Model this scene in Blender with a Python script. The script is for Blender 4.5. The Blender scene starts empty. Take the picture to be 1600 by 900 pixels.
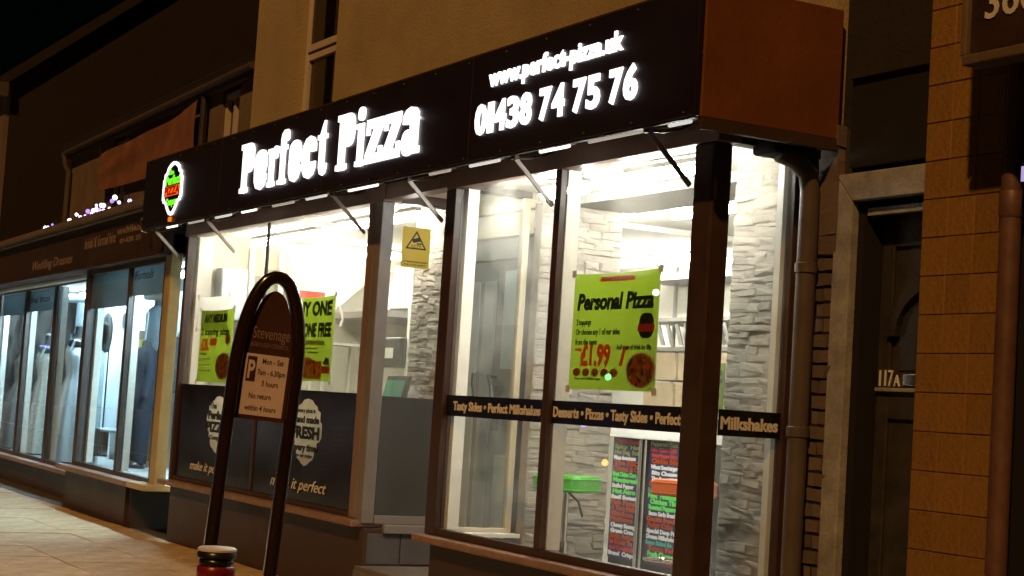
import bpy, bmesh, math, random
from mathutils import Matrix, Vector
random.seed(7)
SC = bpy.context.scene
COL = SC.collection

# ------------------------------------------------------------------ camera, world, sun, exposure
YAW, PITCH, ROLL = math.radians(-61.047), math.radians(4.114), math.radians(3.65)
fwd = Vector((math.sin(YAW) * math.cos(PITCH), math.cos(YAW) * math.cos(PITCH), math.sin(PITCH)))
rgt0 = Vector((math.cos(YAW), -math.sin(YAW), 0))
up0 = rgt0.cross(fwd)
rgt = rgt0 * math.cos(ROLL) + up0 * math.sin(ROLL)
upv = -rgt0 * math.sin(ROLL) + up0 * math.cos(ROLL)
cd = bpy.data.cameras.new('camera')
cd.sensor_width = 36
cd.lens = 36 * 2650 / 1600
cd.clip_start = 0.05
cd.clip_end = 500
cam = bpy.data.objects.new('camera', cd)
COL.objects.link(cam)
m = Matrix.Identity(4)
for i in range(3):
    m[i][0], m[i][1], m[i][2] = rgt[i], upv[i], -fwd[i]
m[0][3], m[1][3], m[2][3] = 0, 0, 1.5
cam.matrix_world = m
SC.camera = cam

w = bpy.data.worlds.new('World')
SC.world = w
w.use_nodes = True
nt = w.node_tree
sky = nt.nodes.new('ShaderNodeTexSky')
sky.sky_type = 'NISHITA'
sky.sun_disc = False
sky.sun_elevation = math.radians(34)
sky.sun_rotation = math.radians(137)
bg = nt.nodes['Background']
nt.links.new(sky.outputs[0], bg.inputs[0])
bg.inputs[1].default_value = 0.00012

sd = bpy.data.lights.new('street_light', 'SUN')
sd.energy = 1.7
sd.color = (1.0, 0.51, 0.165)
sd.angle = math.radians(1.5)
sun = bpy.data.objects.new('street_light', sd)
COL.objects.link(sun)
travel = Vector((-0.50, 0.58, -0.66))
sun.rotation_euler = travel.to_track_quat('-Z', 'Y').to_euler()
sun.location = (3, -4, 8)

SC.view_settings.view_transform = 'Standard'
SC.view_settings.look = 'None'
SC.view_settings.exposure = 0
SC.view_settings.gamma = 1
SC.cycles.use_denoising = True
SC.cycles.max_bounces = 7
SC.cycles.transparent_max_bounces = 16
SC.cycles.sample_clamp_indirect = 4

# ------------------------------------------------------------------ materials
def _new(name):
    mt = bpy.data.materials.new(name)
    mt.use_nodes = True
    n = mt.node_tree
    return mt, n, n.nodes['Principled BSDF']

def pm(name, col, rough=0.6, metal=0.0, var=0.25, scale=5.0, bump=0.0, bscale=60.0, col2=None, rnd=0.0, coat=0.0, spec=0.5, grain=0.0):
    """painted / stone / fabric surface: two-scale noise colour, fine bump, per-object variation"""
    mt, n, b = _new(name)
    L = n.links
    tc = n.nodes.new('ShaderNodeTexCoord')
    nz = n.nodes.new('ShaderNodeTexNoise')
    nz.inputs['Scale'].default_value = scale
    nz.inputs['Detail'].default_value = 6
    nz.inputs['Roughness'].default_value = 0.65
    L.new(tc.outputs['Object'], nz.inputs['Vector'])
    rp = n.nodes.new('ShaderNodeValToRGB')
    c2 = col2 or tuple(max(0, c * (1 - var)) for c in col)
    c1 = col if col2 else tuple(min(1, c * (1 + var * 0.6)) for c in col)
    rp.color_ramp.elements[0].position = 0.32
    rp.color_ramp.elements[1].position = 0.68
    rp.color_ramp.elements[0].color = (*c2, 1)
    rp.color_ramp.elements[1].color = (*c1, 1)
    L.new(nz.outputs[0], rp.inputs[0])
    out = rp.outputs[0]
    if rnd > 0:
        oi = n.nodes.new('ShaderNodeObjectInfo')
        mr = n.nodes.new('ShaderNodeMapRange')
        mr.inputs['To Min'].default_value = 1 - rnd
        mr.inputs['To Max'].default_value = 1 + rnd
        L.new(oi.outputs['Random'], mr.inputs['Value'])
        hs = n.nodes.new('ShaderNodeHueSaturation')
        L.new(mr.outputs[0], hs.inputs['Value'])
        L.new(out, hs.inputs['Color'])
        out = hs.outputs[0]
    L.new(out, b.inputs['Base Color'])
    b.inputs['Roughness'].default_value = rough
    b.inputs['Metallic'].default_value = metal
    b.inputs['Specular IOR Level'].default_value = spec
    b.inputs['Coat Weight'].default_value = coat
    if rough > 0.15:
        r2 = n.nodes.new('ShaderNodeMapRange')
        r2.inputs['To Min'].default_value = max(0.05, rough - 0.15)
        r2.inputs['To Max'].default_value = min(1, rough + 0.15)
        L.new(nz.outputs[0], r2.inputs['Value'])
        L.new(r2.outputs[0], b.inputs['Roughness'])
    if bump > 0:
        n2 = n.nodes.new('ShaderNodeTexNoise')
        n2.inputs['Scale'].default_value = bscale
        n2.inputs['Detail'].default_value = 5
        L.new(tc.outputs['Object'], n2.inputs['Vector'])
        bp = n.nodes.new('ShaderNodeBump')
        bp.inputs['Strength'].default_value = bump
        bp.inputs['Distance'].default_value = 0.01
        L.new(n2.outputs[0], bp.inputs['Height'])
        L.new(bp.outputs[0], b.inputs['Normal'])
    return mt

def em(name, col, s):
    mt, n, b = _new(name)
    b.inputs['Base Color'].default_value = (*[min(1, c) for c in col], 1)
    b.inputs['Emission Color'].default_value = (*col, 1)
    b.inputs['Emission Strength'].default_value = s
    return mt

def glassm(name, tint=(0.93, 0.96, 0.95), base=0.04, rough=0.0, dirt=0.03):
    """thin window pane: clear, mirror-like at grazing angles, a little grime"""
    mt, n, b = _new(name)
    n.nodes.remove(b)
    L = n.links
    out = n.nodes['Material Output']
    tr = n.nodes.new('ShaderNodeBsdfTransparent')
    tr.inputs[0].default_value = (*tint, 1)
    gl = n.nodes.new('ShaderNodeBsdfGlossy')
    gl.inputs['Roughness'].default_value = rough
    lw = n.nodes.new('ShaderNodeLayerWeight')
    lw.inputs[0].default_value = 0.5
    pw = n.nodes.new('ShaderNodeMath'); pw.operation = 'POWER'; pw.inputs[1].default_value = 5
    ma = n.nodes.new('ShaderNodeMath'); ma.operation = 'MULTIPLY_ADD'
    ma.inputs[1].default_value = 1 - base; ma.inputs[2].default_value = base
    L.new(lw.outputs['Facing'], pw.inputs[0]); L.new(pw.outputs[0], ma.inputs[0])
    mx = n.nodes.new('ShaderNodeMixShader')
    L.new(ma.outputs[0], mx.inputs[0]); L.new(tr.outputs[0], mx.inputs[1]); L.new(gl.outputs[0], mx.inputs[2])
    df = n.nodes.new('ShaderNodeBsdfTranslucent'); df.inputs[0].default_value = (0.6, 0.58, 0.52, 1)
    tc = n.nodes.new('ShaderNodeTexCoord')
    nz = n.nodes.new('ShaderNodeTexNoise'); nz.inputs['Scale'].default_value = 2.5; nz.inputs['Detail'].default_value = 8
    L.new(tc.outputs['Object'], nz.inputs['Vector'])
    mr = n.nodes.new('ShaderNodeMapRange')
    mr.inputs['From Min'].default_value = 0.4; mr.inputs['From Max'].default_value = 0.75
    mr.inputs['To Min'].default_value = dirt * 0.2; mr.inputs['To Max'].default_value = dirt * 1.8
    L.new(nz.outputs[0], mr.inputs['Value'])
    m2 = n.nodes.new('ShaderNodeMixShader')
    L.new(mr.outputs[0], m2.inputs[0]); L.new(mx.outputs[0], m2.inputs[1]); L.new(df.outputs[0], m2.inputs[2])
    L.new(m2.outputs[0], out.inputs[0])
    return mt

def translucent(mt, k):
    """paper and thin print: let part of the light behind shine through"""
    n = mt.node_tree; b = n.nodes['Principled BSDF']; out = n.nodes['Material Output']
    tl = n.nodes.new('ShaderNodeBsdfTranslucent')
    mx = n.nodes.new('ShaderNodeMixShader'); mx.inputs[0].default_value = k
    src = b.inputs['Base Color'].links
    if src: n.links.new(src[0].from_socket, tl.inputs[0])
    n.links.new(b.outputs[0], mx.inputs[1]); n.links.new(tl.outputs[0], mx.inputs[2]); n.links.new(mx.outputs[0], out.inputs[0])

def foodm(name):
    mt, n, b = _new(name)
    L = n.links
    tc = n.nodes.new('ShaderNodeTexCoord')
    v = n.nodes.new('ShaderNodeTexVoronoi'); v.inputs['Scale'].default_value = 38
    L.new(tc.outputs['Object'], v.inputs['Vector'])
    rp = n.nodes.new('ShaderNodeValToRGB')
    e = rp.color_ramp.elements
    e[0].color = (0.75, 0.16, 0.03, 1); e[1].color = (0.95, 0.70, 0.22, 1)
    a = rp.color_ramp.elements.new(0.45); a.color = (0.90, 0.45, 0.08, 1)
    a = rp.color_ramp.elements.new(0.7); a.color = (0.16, 0.05, 0.02, 1)
    sp = n.nodes.new('ShaderNodeSeparateColor')
    L.new(v.outputs['Color'], sp.inputs[0]); L.new(sp.outputs[0], rp.inputs[0])
    L.new(rp.outputs[0], b.inputs['Base Color'])
    b.inputs['Roughness'].default_value = 0.5
    return mt

M = {}
M['brown'] = pm('brown_frame_paint', (0.052, 0.027, 0.021), 0.45, bump=0.15, bscale=90, scale=4)
M['brown_dk'] = pm('dark_brown_plinth_paint', (0.050, 0.028, 0.020), 0.55, bump=0.3, bscale=50, scale=3)
M['brown_lt'] = pm('lit_brown_paint', (0.24, 0.165, 0.145), 0.5, bump=0.2, scale=3)  # lighter copy of the frame brown, soffit light mixed into the colour
M['sill'] = pm('worn_sill_paint', (0.26, 0.17, 0.13), 0.55, var=0.4, bump=0.4, scale=7)
M['white_frame'] = pm('white_inner_frame', (0.72, 0.68, 0.60), 0.4, var=0.08, bump=0.1)
M['grey_frame'] = pm('grey_frame_paint', (0.20, 0.19, 0.19), 0.45, var=0.12, bump=0.1)
M['grey_vinyl'] = pm('grey_vinyl', (0.060, 0.066, 0.068), 0.35, var=0.1, scale=2)
M['black_vinyl'] = pm('dark_window_vinyl', (0.012, 0.011, 0.010), 0.16, var=0.3, scale=2)
M['band'] = pm('black_band_vinyl', (0.010, 0.009, 0.009), 0.22, var=0.2)
M['fascia'] = pm('black_fascia_panel', (0.016, 0.011, 0.018), 0.38, var=0.2, scale=1.5, bump=0.03)
M['orange_panel'] = pm('orange_brown_side_panel', (0.17, 0.052, 0.012), 0.6, var=0.2, scale=2.2, bump=0.15, bscale=30)
M['render'] = pm('cream_render', (0.37, 0.285, 0.155), 0.85, var=0.14, scale=1.6, bump=0.5, bscale=45)
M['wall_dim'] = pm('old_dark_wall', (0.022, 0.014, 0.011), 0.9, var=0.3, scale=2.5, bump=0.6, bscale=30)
M['wall_black'] = pm('near_black_board_and_shade', (0.006, 0.0045, 0.004), 0.8, var=0.3, scale=3)  # near black; also stands in for shade around the house door
M['plaster_w'] = pm('white_interior_plaster', (0.74, 0.71, 0.62), 0.7, var=0.05, scale=1.5, bump=0.1)
M['plaster_o'] = pm('olive_cream_plaster', (0.50, 0.47, 0.36), 0.7, var=0.06, scale=1.5)
M['olive_shade'] = pm('olive_shade_strip', (0.22, 0.21, 0.155), 0.6, var=0.12, scale=3)
M['plaster_g'] = pm('grey_interior_plaster', (0.34, 0.33, 0.31), 0.7, var=0.08, scale=1.5)
M['ceil'] = pm('interior_ceiling_paint', (0.78, 0.75, 0.68), 0.75, var=0.04, scale=1.5)
M['stone'] = pm('split_stone_cladding', (0.40, 0.35, 0.295), 0.85, var=0.25, scale=9, bump=0.9, bscale=26, rnd=0.16)
M['mortar'] = pm('cladding_mortar', (0.33, 0.285, 0.235), 0.95, var=0.2, scale=12, bump=0.5)
M['tile_floor'] = pm('shop_floor_tile', (0.30, 0.28, 0.26), 0.35, var=0.15, scale=3)
M['tile_grey'] = pm('grey_stall_riser_tile', (0.095, 0.095, 0.105), 0.35, var=0.12, scale=3)
M['tile_step'] = pm('step_tile', (0.16, 0.145, 0.13), 0.6, var=0.2, scale=6, bump=0.2)
M['grout'] = pm('pale_grout', (0.35, 0.32, 0.29), 0.9)
M['pillar_tile'] = pm('glazed_tan_pillar_tile', (0.275, 0.145, 0.036), 0.38, var=0.30, scale=7, rnd=0.11, bump=0.2, bscale=14)
M['pillar_grout'] = pm('dark_tile_joint', (0.20, 0.10, 0.026), 0.9)
M['paving'] = pm('paving_slab', (0.47, 0.345, 0.20), 0.85, var=0.32, scale=4.5, bump=0.6, bscale=70, rnd=0.07)
M['paving_base'] = pm('paving_joint', (0.07, 0.06, 0.05), 0.95, bump=0.4)
M['asphalt'] = pm('asphalt', (0.05, 0.05, 0.05), 0.9, var=0.3, scale=20, bump=0.8, bscale=120)
M['brick'] = pm('weathered_brick', (0.20, 0.15, 0.12), 0.9, var=0.4, scale=14, bump=0.9, bscale=40, rnd=0.25)
M['brick_joint'] = pm('brick_joint', (0.05, 0.042, 0.035), 0.95)
M['door_frame'] = pm('weathered_grey_door_frame', (0.30, 0.29, 0.275), 0.7, var=0.35, scale=9, bump=0.4)
M['door_wood'] = pm('dark_wooden_door', (0.040, 0.034, 0.028), 0.45, var=0.4, scale=6, bump=0.2)
M['door_glass'] = pm('dark_obscured_glass', (0.035, 0.034, 0.032), 0.2, var=0.3, scale=8)
M['pipe'] = pm('grey_brown_drainpipe', (0.10, 0.078, 0.066), 0.4, var=0.15, scale=6)
M['pipe_pink'] = pm('worn_pink_pipe', (0.13, 0.062, 0.042), 0.5, var=0.3, scale=10)
M['white_pl'] = pm('white_upvc', (0.55, 0.47, 0.40), 0.4, var=0.1)
M['dark_glass'] = pm('dark_window_glass', (0.010, 0.008, 0.007), 0.06, var=0.2)
M['strut'] = pm('pale_metal_strut', (0.36, 0.31, 0.28), 0.45, var=0.2, scale=10)
M['chrome'] = pm('chrome', (0.75, 0.74, 0.72), 0.12, metal=1.0, var=0.08)
M['steel'] = pm('stainless_steel', (0.33, 0.32, 0.30), 0.33, metal=0.75, var=0.15, scale=2)
M['green_seat'] = pm('green_vinyl_seat', (0.055, 0.42, 0.025), 0.35, var=0.1, scale=4)
M['orange_seat'] = pm('orange_vinyl_seat', (0.62, 0.11, 0.012), 0.35, var=0.1, scale=4)
M['lime'] = pm('lime_green_poster_paper', (0.30, 0.44, 0.03), 0.45, var=0.14, scale=2.5, bump=0.15, bscale=9)
M['yellow'] = pm('yellow_notice', (0.74, 0.62, 0.16), 0.5, var=0.05)
M['ink'] = pm('black_print', (0.012, 0.014, 0.012), 0.5, var=0.1)
M['ink_orange'] = pm('orange_print', (1.0, 0.24, 0.02), 0.5, var=0.04)
M['ink_white'] = pm('white_print', (0.78, 0.77, 0.74), 0.5, var=0.06)
M['ink_pale'] = pm('pale_yellow_print', (0.55, 0.60, 0.20), 0.5, var=0.06)
M['ink_green'] = pm('green_print', (0.13, 0.70, 0.10), 0.5, var=0.06)
M['ink_teal'] = pm('teal_print', (0.05, 0.35, 0.25), 0.5, var=0.06)
M['ink_red'] = pm('red_print', (0.60, 0.05, 0.02), 0.5, var=0.06)
M['ink_cream'] = pm('cream_vinyl_decal', (0.72, 0.70, 0.64), 0.5, var=0.10, scale=8)
M['ink_grey'] = pm('grey_wall_lettering', (0.46, 0.43, 0.36), 0.6, var=0.1)
M['navy'] = pm('navy_counter_panel', (0.020, 0.022, 0.085), 0.35, var=0.2)
M['card'] = pm('cardboard', (0.52, 0.40, 0.25), 0.8, var=0.12, scale=6)
M['paper'] = pm('white_paper', (0.85, 0.84, 0.80), 0.6, var=0.03)
M['door_grey'] = pm('grey_blue_door_paint', (0.22, 0.23, 0.245), 0.4, var=0.12, scale=2)
M['door_panel'] = pm('pale_grey_blue_panel', (0.40, 0.44, 0.48), 0.4, var=0.10, scale=2)
M['door_light'] = pm('pale_blue_white_panel', (0.62, 0.74, 0.78), 0.4, var=0.05, scale=2)
M['cream'] = pm('cream_gloss_paint', (0.60, 0.52, 0.38), 0.35, var=0.1, scale=4)
M['black_plastic'] = pm('black_plastic', (0.014, 0.013, 0.013), 0.35)
M['hoop'] = pm('dark_brown_gloss_enamel', (0.018, 0.008, 0.007), 0.17, var=0.2, scale=3, coat=0.15)
M['hoop_panel'] = pm('brown_sign_enamel', (0.060, 0.024, 0.020), 0.32, var=0.2, scale=3)
M['sign_white'] = pm('faded_sign_white', (0.62, 0.50, 0.48), 0.5, var=0.12, scale=6)
M['sign_text'] = pm('faded_sign_lettering', (0.24, 0.17, 0.15), 0.5, var=0.3, scale=20)
M['bol_red'] = pm('red_reflective_band', (0.19, 0.008, 0.012), 0.3, var=0.25, scale=8, coat=0.3)
M['bol_black'] = pm('black_bollard_plastic', (0.012, 0.010, 0.011), 0.3, var=0.2)
M['bol_white'] = pm('white_bollard_cap_ring', (0.62, 0.60, 0.60), 0.4, var=0.1)
M['bridal_frame'] = pm('dark_bridal_frame', (0.055, 0.045, 0.040), 0.45, bump=0.1)
M['bridal_post'] = pm('yellow_lit_corner_post', (0.46, 0.36, 0.17), 0.5, var=0.12, scale=5, bump=0.2)  # yellowed to carry the light spilling from the pizza shop
M['bridal_fascia'] = pm('brown_bridal_fascia', (0.040, 0.018, 0.012), 0.6, var=0.3, scale=3, bump=0.2)
M['bridal_cornice'] = pm('worn_cornice_paint', (0.15, 0.10, 0.06), 0.7, var=0.3, scale=5, bump=0.3)
M['bridal_text'] = pm('faded_fascia_lettering', (0.26, 0.17, 0.12), 0.6, var=0.35, scale=16)
M['bridal_wall'] = pm('pale_blue_white_wall', (0.60, 0.68, 0.72), 0.7, var=0.05, scale=2)
M['bridal_floor'] = pm('display_floor', (0.30, 0.30, 0.29), 0.6, var=0.15, scale=4)
M['frost'] = pm('frosted_head_panel', (0.36, 0.40, 0.41), 0.4, var=0.08)
M['cottage'] = pm('cottage_render', (0.155, 0.105, 0.07), 0.9, var=0.2, scale=2, bump=0.5)
M['roof'] = pm('dimmed_roof_tile', (0.012, 0.007, 0.006), 0.9, var=0.4, scale=8, bump=0.8, bscale=20)  # darkened to stand in for street light fading with distance
M['gutter'] = pm('dim_gutter_paint', (0.075, 0.055, 0.04), 0.6, var=.3)
M['gable'] = pm('dimmed_gable_brick', (0.016, 0.008, 0.005), 0.95, var=0.3, scale=6, bump=0.5)  # gable colour lowered in place of lamp falloff along the street
M['banner'] = pm('orange_banner_cloth', (0.22, 0.088, 0.045), 0.8, var=0.3, scale=3, bump=0.3, bscale=10)
M['satin'] = pm('white_satin', (0.72, 0.76, 0.78), 0.4, var=0.06, scale=3)
M['lace'] = pm('ivory_lace', (0.50, 0.50, 0.44), 0.8, var=0.4, scale=30, bump=0.8, bscale=60)
M['dusk'] = pm('dark_taupe_tulle', (0.115, 0.100, 0.090), 0.85, var=0.4, scale=12, bump=0.5)
M['suit'] = pm('navy_suit_wool', (0.0035, 0.005, 0.016), 0.9, var=0.2, scale=30, bump=0.2, bscale=200)
M['black_cloth'] = pm('black_cloth', (0.010, 0.010, 0.013), 0.85)
M['waistcoat'] = pm('grey_blue_waistcoat', (0.075, 0.11, 0.135), 0.75, var=0.25, scale=20)
M['shirt'] = pm('white_shirt', (0.68, 0.72, 0.78), 0.7, var=0.05)
M['felt'] = pm('brown_felt_hat', (0.085, 0.065, 0.052), 0.9, var=0.3, scale=14)
M['wood'] = pm('warm_wood', (0.22, 0.14, 0.08), 0.55, var=0.25, scale=7)
M['foliage'] = pm('dark_evergreen_sprig', (0.03, 0.045, 0.03), 0.8, rnd=0.2)
M['cable'] = pm('dark_cable', (0.03, 0.025, 0.025), 0.5)
M['food'] = foodm('printed_pizza_photo')
for k_, a_ in (('lime', .5), ('yellow', .6), ('frost', .4), ('ink_orange', .8), ('ink_pale', .7), ('food', .75), ('paper', .0), ('ink_red', .3)):
    if a_: translucent(M[k_], a_)
M['glass'] = glassm('window_glass', (.93,.96,.95), .06, 0.0, .075)
M['glass_b'] = glassm('bridal_window_glass', (0.90, 0.95, 0.96), 0.05, 0.0, 0.012)
M['e_letter'] = em('lit_letter_face', (1.0, 0.96, 1.0), 1.7)
M['e_tube'] = em('warm_white_tube', (1.0, 0.91, 0.77), 140)
M['e_tube_r'] = em('bright_white_tube', (1.0, 0.95, 0.87), 260)
M['e_tube_n'] = em('neutral_white_tube', (1.0, 0.95, 0.86), 140)
M['e_soffit'] = em('soffit_tube', (1.0, 0.95, 0.86), 1.6)
M['e_soffit2'] = em('dim_soffit_tube', (1.0, 0.93, 0.82), .30)
M['e_soffit3'] = em('mid_soffit_tube', (0.95, 0.97, 0.92), .65)
M['e_dome'] = em('bulkhead_glow', (1.0, 0.95, 0.88), 75)
M['paper_t'] = pm('backlit_white_paper', (0.85, 0.84, 0.80), 0.6, var=0.03); translucent(M['paper_t'], .6)
M['e_cool'] = em('cool_white_lamp', (0.62, 0.87, 1.0), 800)
M['e_green'] = em('lit_green_logo', (0.16, 0.95, 0.02), 1.0)
M['e_red'] = em('lit_red_logo', (1.0, 0.10, 0.01), 1.0)
M['e_white'] = em('lit_white_logo', (1.0, 0.98, 1.0), 2.0)
M['e_blue'] = em('blue_white_bulb', (0.55, 0.55, 1.0), 2.6)
M['e_purple'] = em('violet_bulb', (0.40, 0.22, 1.0), 1.6)
M['e_bulb'] = em('white_bulb', (0.85, 0.88, 1.0), 4.0)
M['o_green'] = em('green_reflection_glow', (.05,.30,.12), .16)
M['o_warm'] = em('warm_lit_window', (1,.62,.3), .05)
M['o_teal'] = em('teal_reflection_glow', (.04,.22,.12), .10)
M['e_purple2'] = em('violet_shop_lamp', (.30,.12,1.0), 14)
M['e_amber'] = em('amber_lamp', (1,.45,.1), 14)
M['e_spot'] = em('white_shop_lamp', (1,.95,.95), 18)
M['e_green2'] = em('green_shop_lamp', (.2,1,.45), 10)
M['e_pink'] = em('pink_shop_lamp', (1,.4,.5), 14)
M['e_sign'] = em('violet_lit_lettering', (0.45, 0.42, 0.85), 0.7)

# ------------------------------------------------------------------ mesh helpers
class MB:
    def __init__(s): s.v = []; s.f = []
    def add(s, vs, fs):
        k = len(s.v)
        s.v += [tuple(p) for p in vs]; s.f += [tuple(i + k for i in f) for f in fs]; return s
    def box(s, x0, y0, z0, x1, y1, z1):
        if x0 > x1: x0, x1 = x1, x0
        if y0 > y1: y0, y1 = y1, y0
        if z0 > z1: z0, z1 = z1, z0
        return s.add([(x0,y0,z0),(x1,y0,z0),(x1,y1,z0),(x0,y1,z0),(x0,y0,z1),(x1,y0,z1),(x1,y1,z1),(x0,y1,z1)],
                     [(0,3,2,1),(4,5,6,7),(0,1,5,4),(1,2,6,5),(2,3,7,6),(3,0,4,7)])
    def obox(s, o, ax, ay, az):
        """box spanned from corner o by three vectors"""
        o = Vector(o); ax, ay, az = Vector(ax), Vector(ay), Vector(az)
        p = [o, o+ax, o+ax+ay, o+ay, o+az, o+ax+az, o+ax+ay+az, o+ay+az]
        return s.add(p, [(0,3,2,1),(4,5,6,7),(0,1,5,4),(1,2,6,5),(2,3,7,6),(3,0,4,7)])
    def bar(s, p, q, wd, hh, up=(0,0,1)):
        p, q = Vector(p), Vector(q); d = (q - p).normalized()
        r = d.cross(Vector(up)).normalized(); u = r.cross(d)
        return s.obox(p - r*wd/2 - u*hh/2, q - p, r*wd, u*hh)
    def tube(s, pts, r, n=10, cap=True, squash=None):
        pts = [Vector(p) for p in pts]; k0 = len(s.v); prev = None
        for i, p in enumerate(pts):
            a = pts[max(0, i-1)]; b = pts[min(len(pts)-1, i+1)]
            d = (b - a).normalized()
            if prev is None:
                ref = Vector((0,0,1)) if abs(d.z) < 0.9 else Vector((0,1,0))
                prev = d.cross(ref).normalized()
            x = (prev - d * prev.dot(d)).normalized(); y = d.cross(x); prev = x
            rr = r[i] if isinstance(r, (list, tuple)) else r
            for j in range(n):
                t = 2*math.pi*j/n
                s.v.append(tuple(p + x*math.cos(t)*rr + y*math.sin(t)*rr))
        for i in range(len(pts)-1):
            for j in range(n):
                a = k0+i*n+j; b = k0+i*n+(j+1) % n
                s.f.append((a, b, b+n, a+n))
        if cap:
            s.f.append(tuple(k0+j for j in range(n))[::-1]); s.f.append(tuple(k0+(len(pts)-1)*n+j for j in range(n)))
        return s
    def lathe(s, c, prof, n=20, sx=1, sy=1, wob=0, k=9, rot=0):
        k0 = len(s.v)
        for i, (r, z) in enumerate(prof):
            for j in range(n):
                t = 2*math.pi*j/n
                rr = r*(1+wob*math.sin(k*t+i*0.25)*(1 if i < len(prof)*0.6 else 0))
                x, y = rr*math.cos(t)*sx, rr*math.sin(t)*sy
                s.v.append((c[0]+x*math.cos(rot)-y*math.sin(rot), c[1]+x*math.sin(rot)+y*math.cos(rot), c[2]+z))
        for i in range(len(prof)-1):
            for j in range(n):
                a = k0+i*n+j; b = k0+i*n+(j+1) % n
                s.f.append((a, b, b+n, a+n))
        s.f.append(tuple(k0+j for j in range(n))[::-1]); s.f.append(tuple(k0+(len(prof)-1)*n+j for j in range(n)))
        return s
    def prism(s, poly, o, r, u, t):
        """flat outline (x,y) in the plane o + x r + y u, thickened by t along r x u"""
        o, r, u = Vector(o), Vector(r), Vector(u); nn = r.cross(u).normalized()*t; k = len(poly)
        vs = [o + r*x + u*y for x, y in poly] + [o + r*x + u*y + nn for x, y in poly]
        fs = [tuple(range(k))[::-1], tuple(range(k, 2*k))] + [(i, (i+1) % k, (i+1) % k + k, i+k) for i in range(k)]
        return s.add(vs, fs)
    def ring(s, outer, inner, o, r, u, t):
        o, r, u = Vector(o), Vector(r), Vector(u); nn = r.cross(u).normalized()*t; k = len(outer)
        P = lambda L, e: [o + r*x + u*y + (nn if e else Vector((0,0,0))) for x, y in L]
        vs = P(outer, 0)+P(inner, 0)+P(outer, 1)+P(inner, 1); fs = []
        for i in range(k):
            j = (i+1) % k
            fs += [(i, k+i, k+j, j), (2*k+i, 2*k+j, 3*k+j, 3*k+i), (i, j, 2*k+j, 2*k+i), (k+i, 3*k+i, 3*k+j, k+j)]
        return s.add(vs, fs)
    def sphere(s, c, r, n=8, sz=1):
        prof = [(max(1e-4, r*math.sin(math.pi*i/n)), -r*sz*math.cos(math.pi*i/n)) for i in range(n+1)]
        return s.lathe(c, prof, n+2)

def mesh(name, mb, smooth=False):
    me = bpy.data.meshes.new(name)
    me.from_pydata(mb.v, [], mb.f)
    bm = bmesh.new(); bm.from_mesh(me)
    bmesh.ops.recalc_face_normals(bm, faces=bm.faces)
    bm.to_mesh(me); bm.free()
    if smooth:
        for p in me.polygons: p.use_smooth = True
        try: me.set_sharp_from_angle(angle=math.radians(40))
        except Exception: pass
    return me

def link(name, me, mt, parent=None, bev=0, label=None):
    o = bpy.data.objects.new(name, me); COL.objects.link(o)
    if mt is not None and not me.materials: me.materials.append(M[mt] if isinstance(mt, str) else mt)
    if parent is not None:
        o.parent = parent
        if parent.type == 'EMPTY': o.matrix_parent_inverse = Matrix.Translation(-parent.location)
    if bev:
        b = o.modifiers.new('edge', 'BEVEL'); b.width = bev; b.segments = 2; b.limit_method = 'ANGLE'
    if label: o['label'] = label
    return o

def obj(name, mb, mt, parent=None, smooth=False, bev=0, label=None):
    return link(name, mesh(name, mb, smooth), mt, parent, bev, label)

def thing(name, label, cat, loc=(0,0,0), group=None):
    o = bpy.data.objects.new(name, None); COL.objects.link(o)
    o.location = loc; o.empty_display_size = 0.1
    o['label'] = label; o['category'] = cat
    if group: o['group'] = group
    return o

def tag(o, label, cat, group=None):
    o['label'] = label; o['category'] = cat
    if group: o['group'] = group
    return o

def structure(o): o['kind'] = 'structure'; return o

def copy_tree(o, off, label=None):
    c = o.copy(); COL.objects.link(c); c.location = o.location + Vector(off)
    if label: c['label'] = label
    for ch in o.children:
        d = ch.copy(); COL.objects.link(d); d.parent = c
        for g in ch.children:
            e = g.copy(); COL.objects.link(e); e.parent = d
    return c

# ------------------------------------------------------------------ lettering
_tc = {}
def _textmesh(s, off, shear):
    key = (s, off, shear)
    if key not in _tc:
        cu = bpy.data.curves.new('lettering', 'FONT')
        cu.body = s; cu.offset = off; cu.shear = shear; cu.extrude = 0.02; cu.resolution_u = 3
        ob = bpy.data.objects.new('lettering', cu); COL.objects.link(ob)
        dg = bpy.context.evaluated_depsgraph_get()
        me = bpy.data.meshes.new_from_object(ob.evaluated_get(dg))
        vs = [tuple(v.co) for v in me.vertices]; fs = [tuple(p.vertices) for p in me.polygons]
        bpy.data.objects.remove(ob); bpy.data.curves.remove(cu); bpy.data.meshes.remove(me)
        _tc[key] = (vs, fs)
    return _tc[key]

def letters(mb, s, o, r, width, height, off=0.02, u=(0,0,1), thick=0.003, shear=0.0, ref='H'):
    """set the words s so that they start at o, run along r for width, and their capitals stand height tall"""
    vs, fs = _textmesh(s, off, shear)
    if not vs: return mb
    hv, _ = _textmesh(ref, off, shear)
    x0 = min(v[0] for v in vs); x1 = max(v[0] for v in vs)
    y0 = min(v[1] for v in hv); y1 = max(v[1] for v in hv)
    o, r, u = Vector(o), Vector(r), Vector(u); n = r.cross(u)
    sx = width/(x1-x0); sy = height/(y1-y0)
    out = [o + r*((x-x0)*sx) + u*((y-y0)*sy) + n*((z/0.02+1)/2*thick) for x, y, z in vs]
    return mb.add(out, fs)

def words(name, s, o, r, width, height, mt, parent, **k):
    return obj(name, letters(MB(), s, o, r, width, height, **k), mt, parent)

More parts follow.
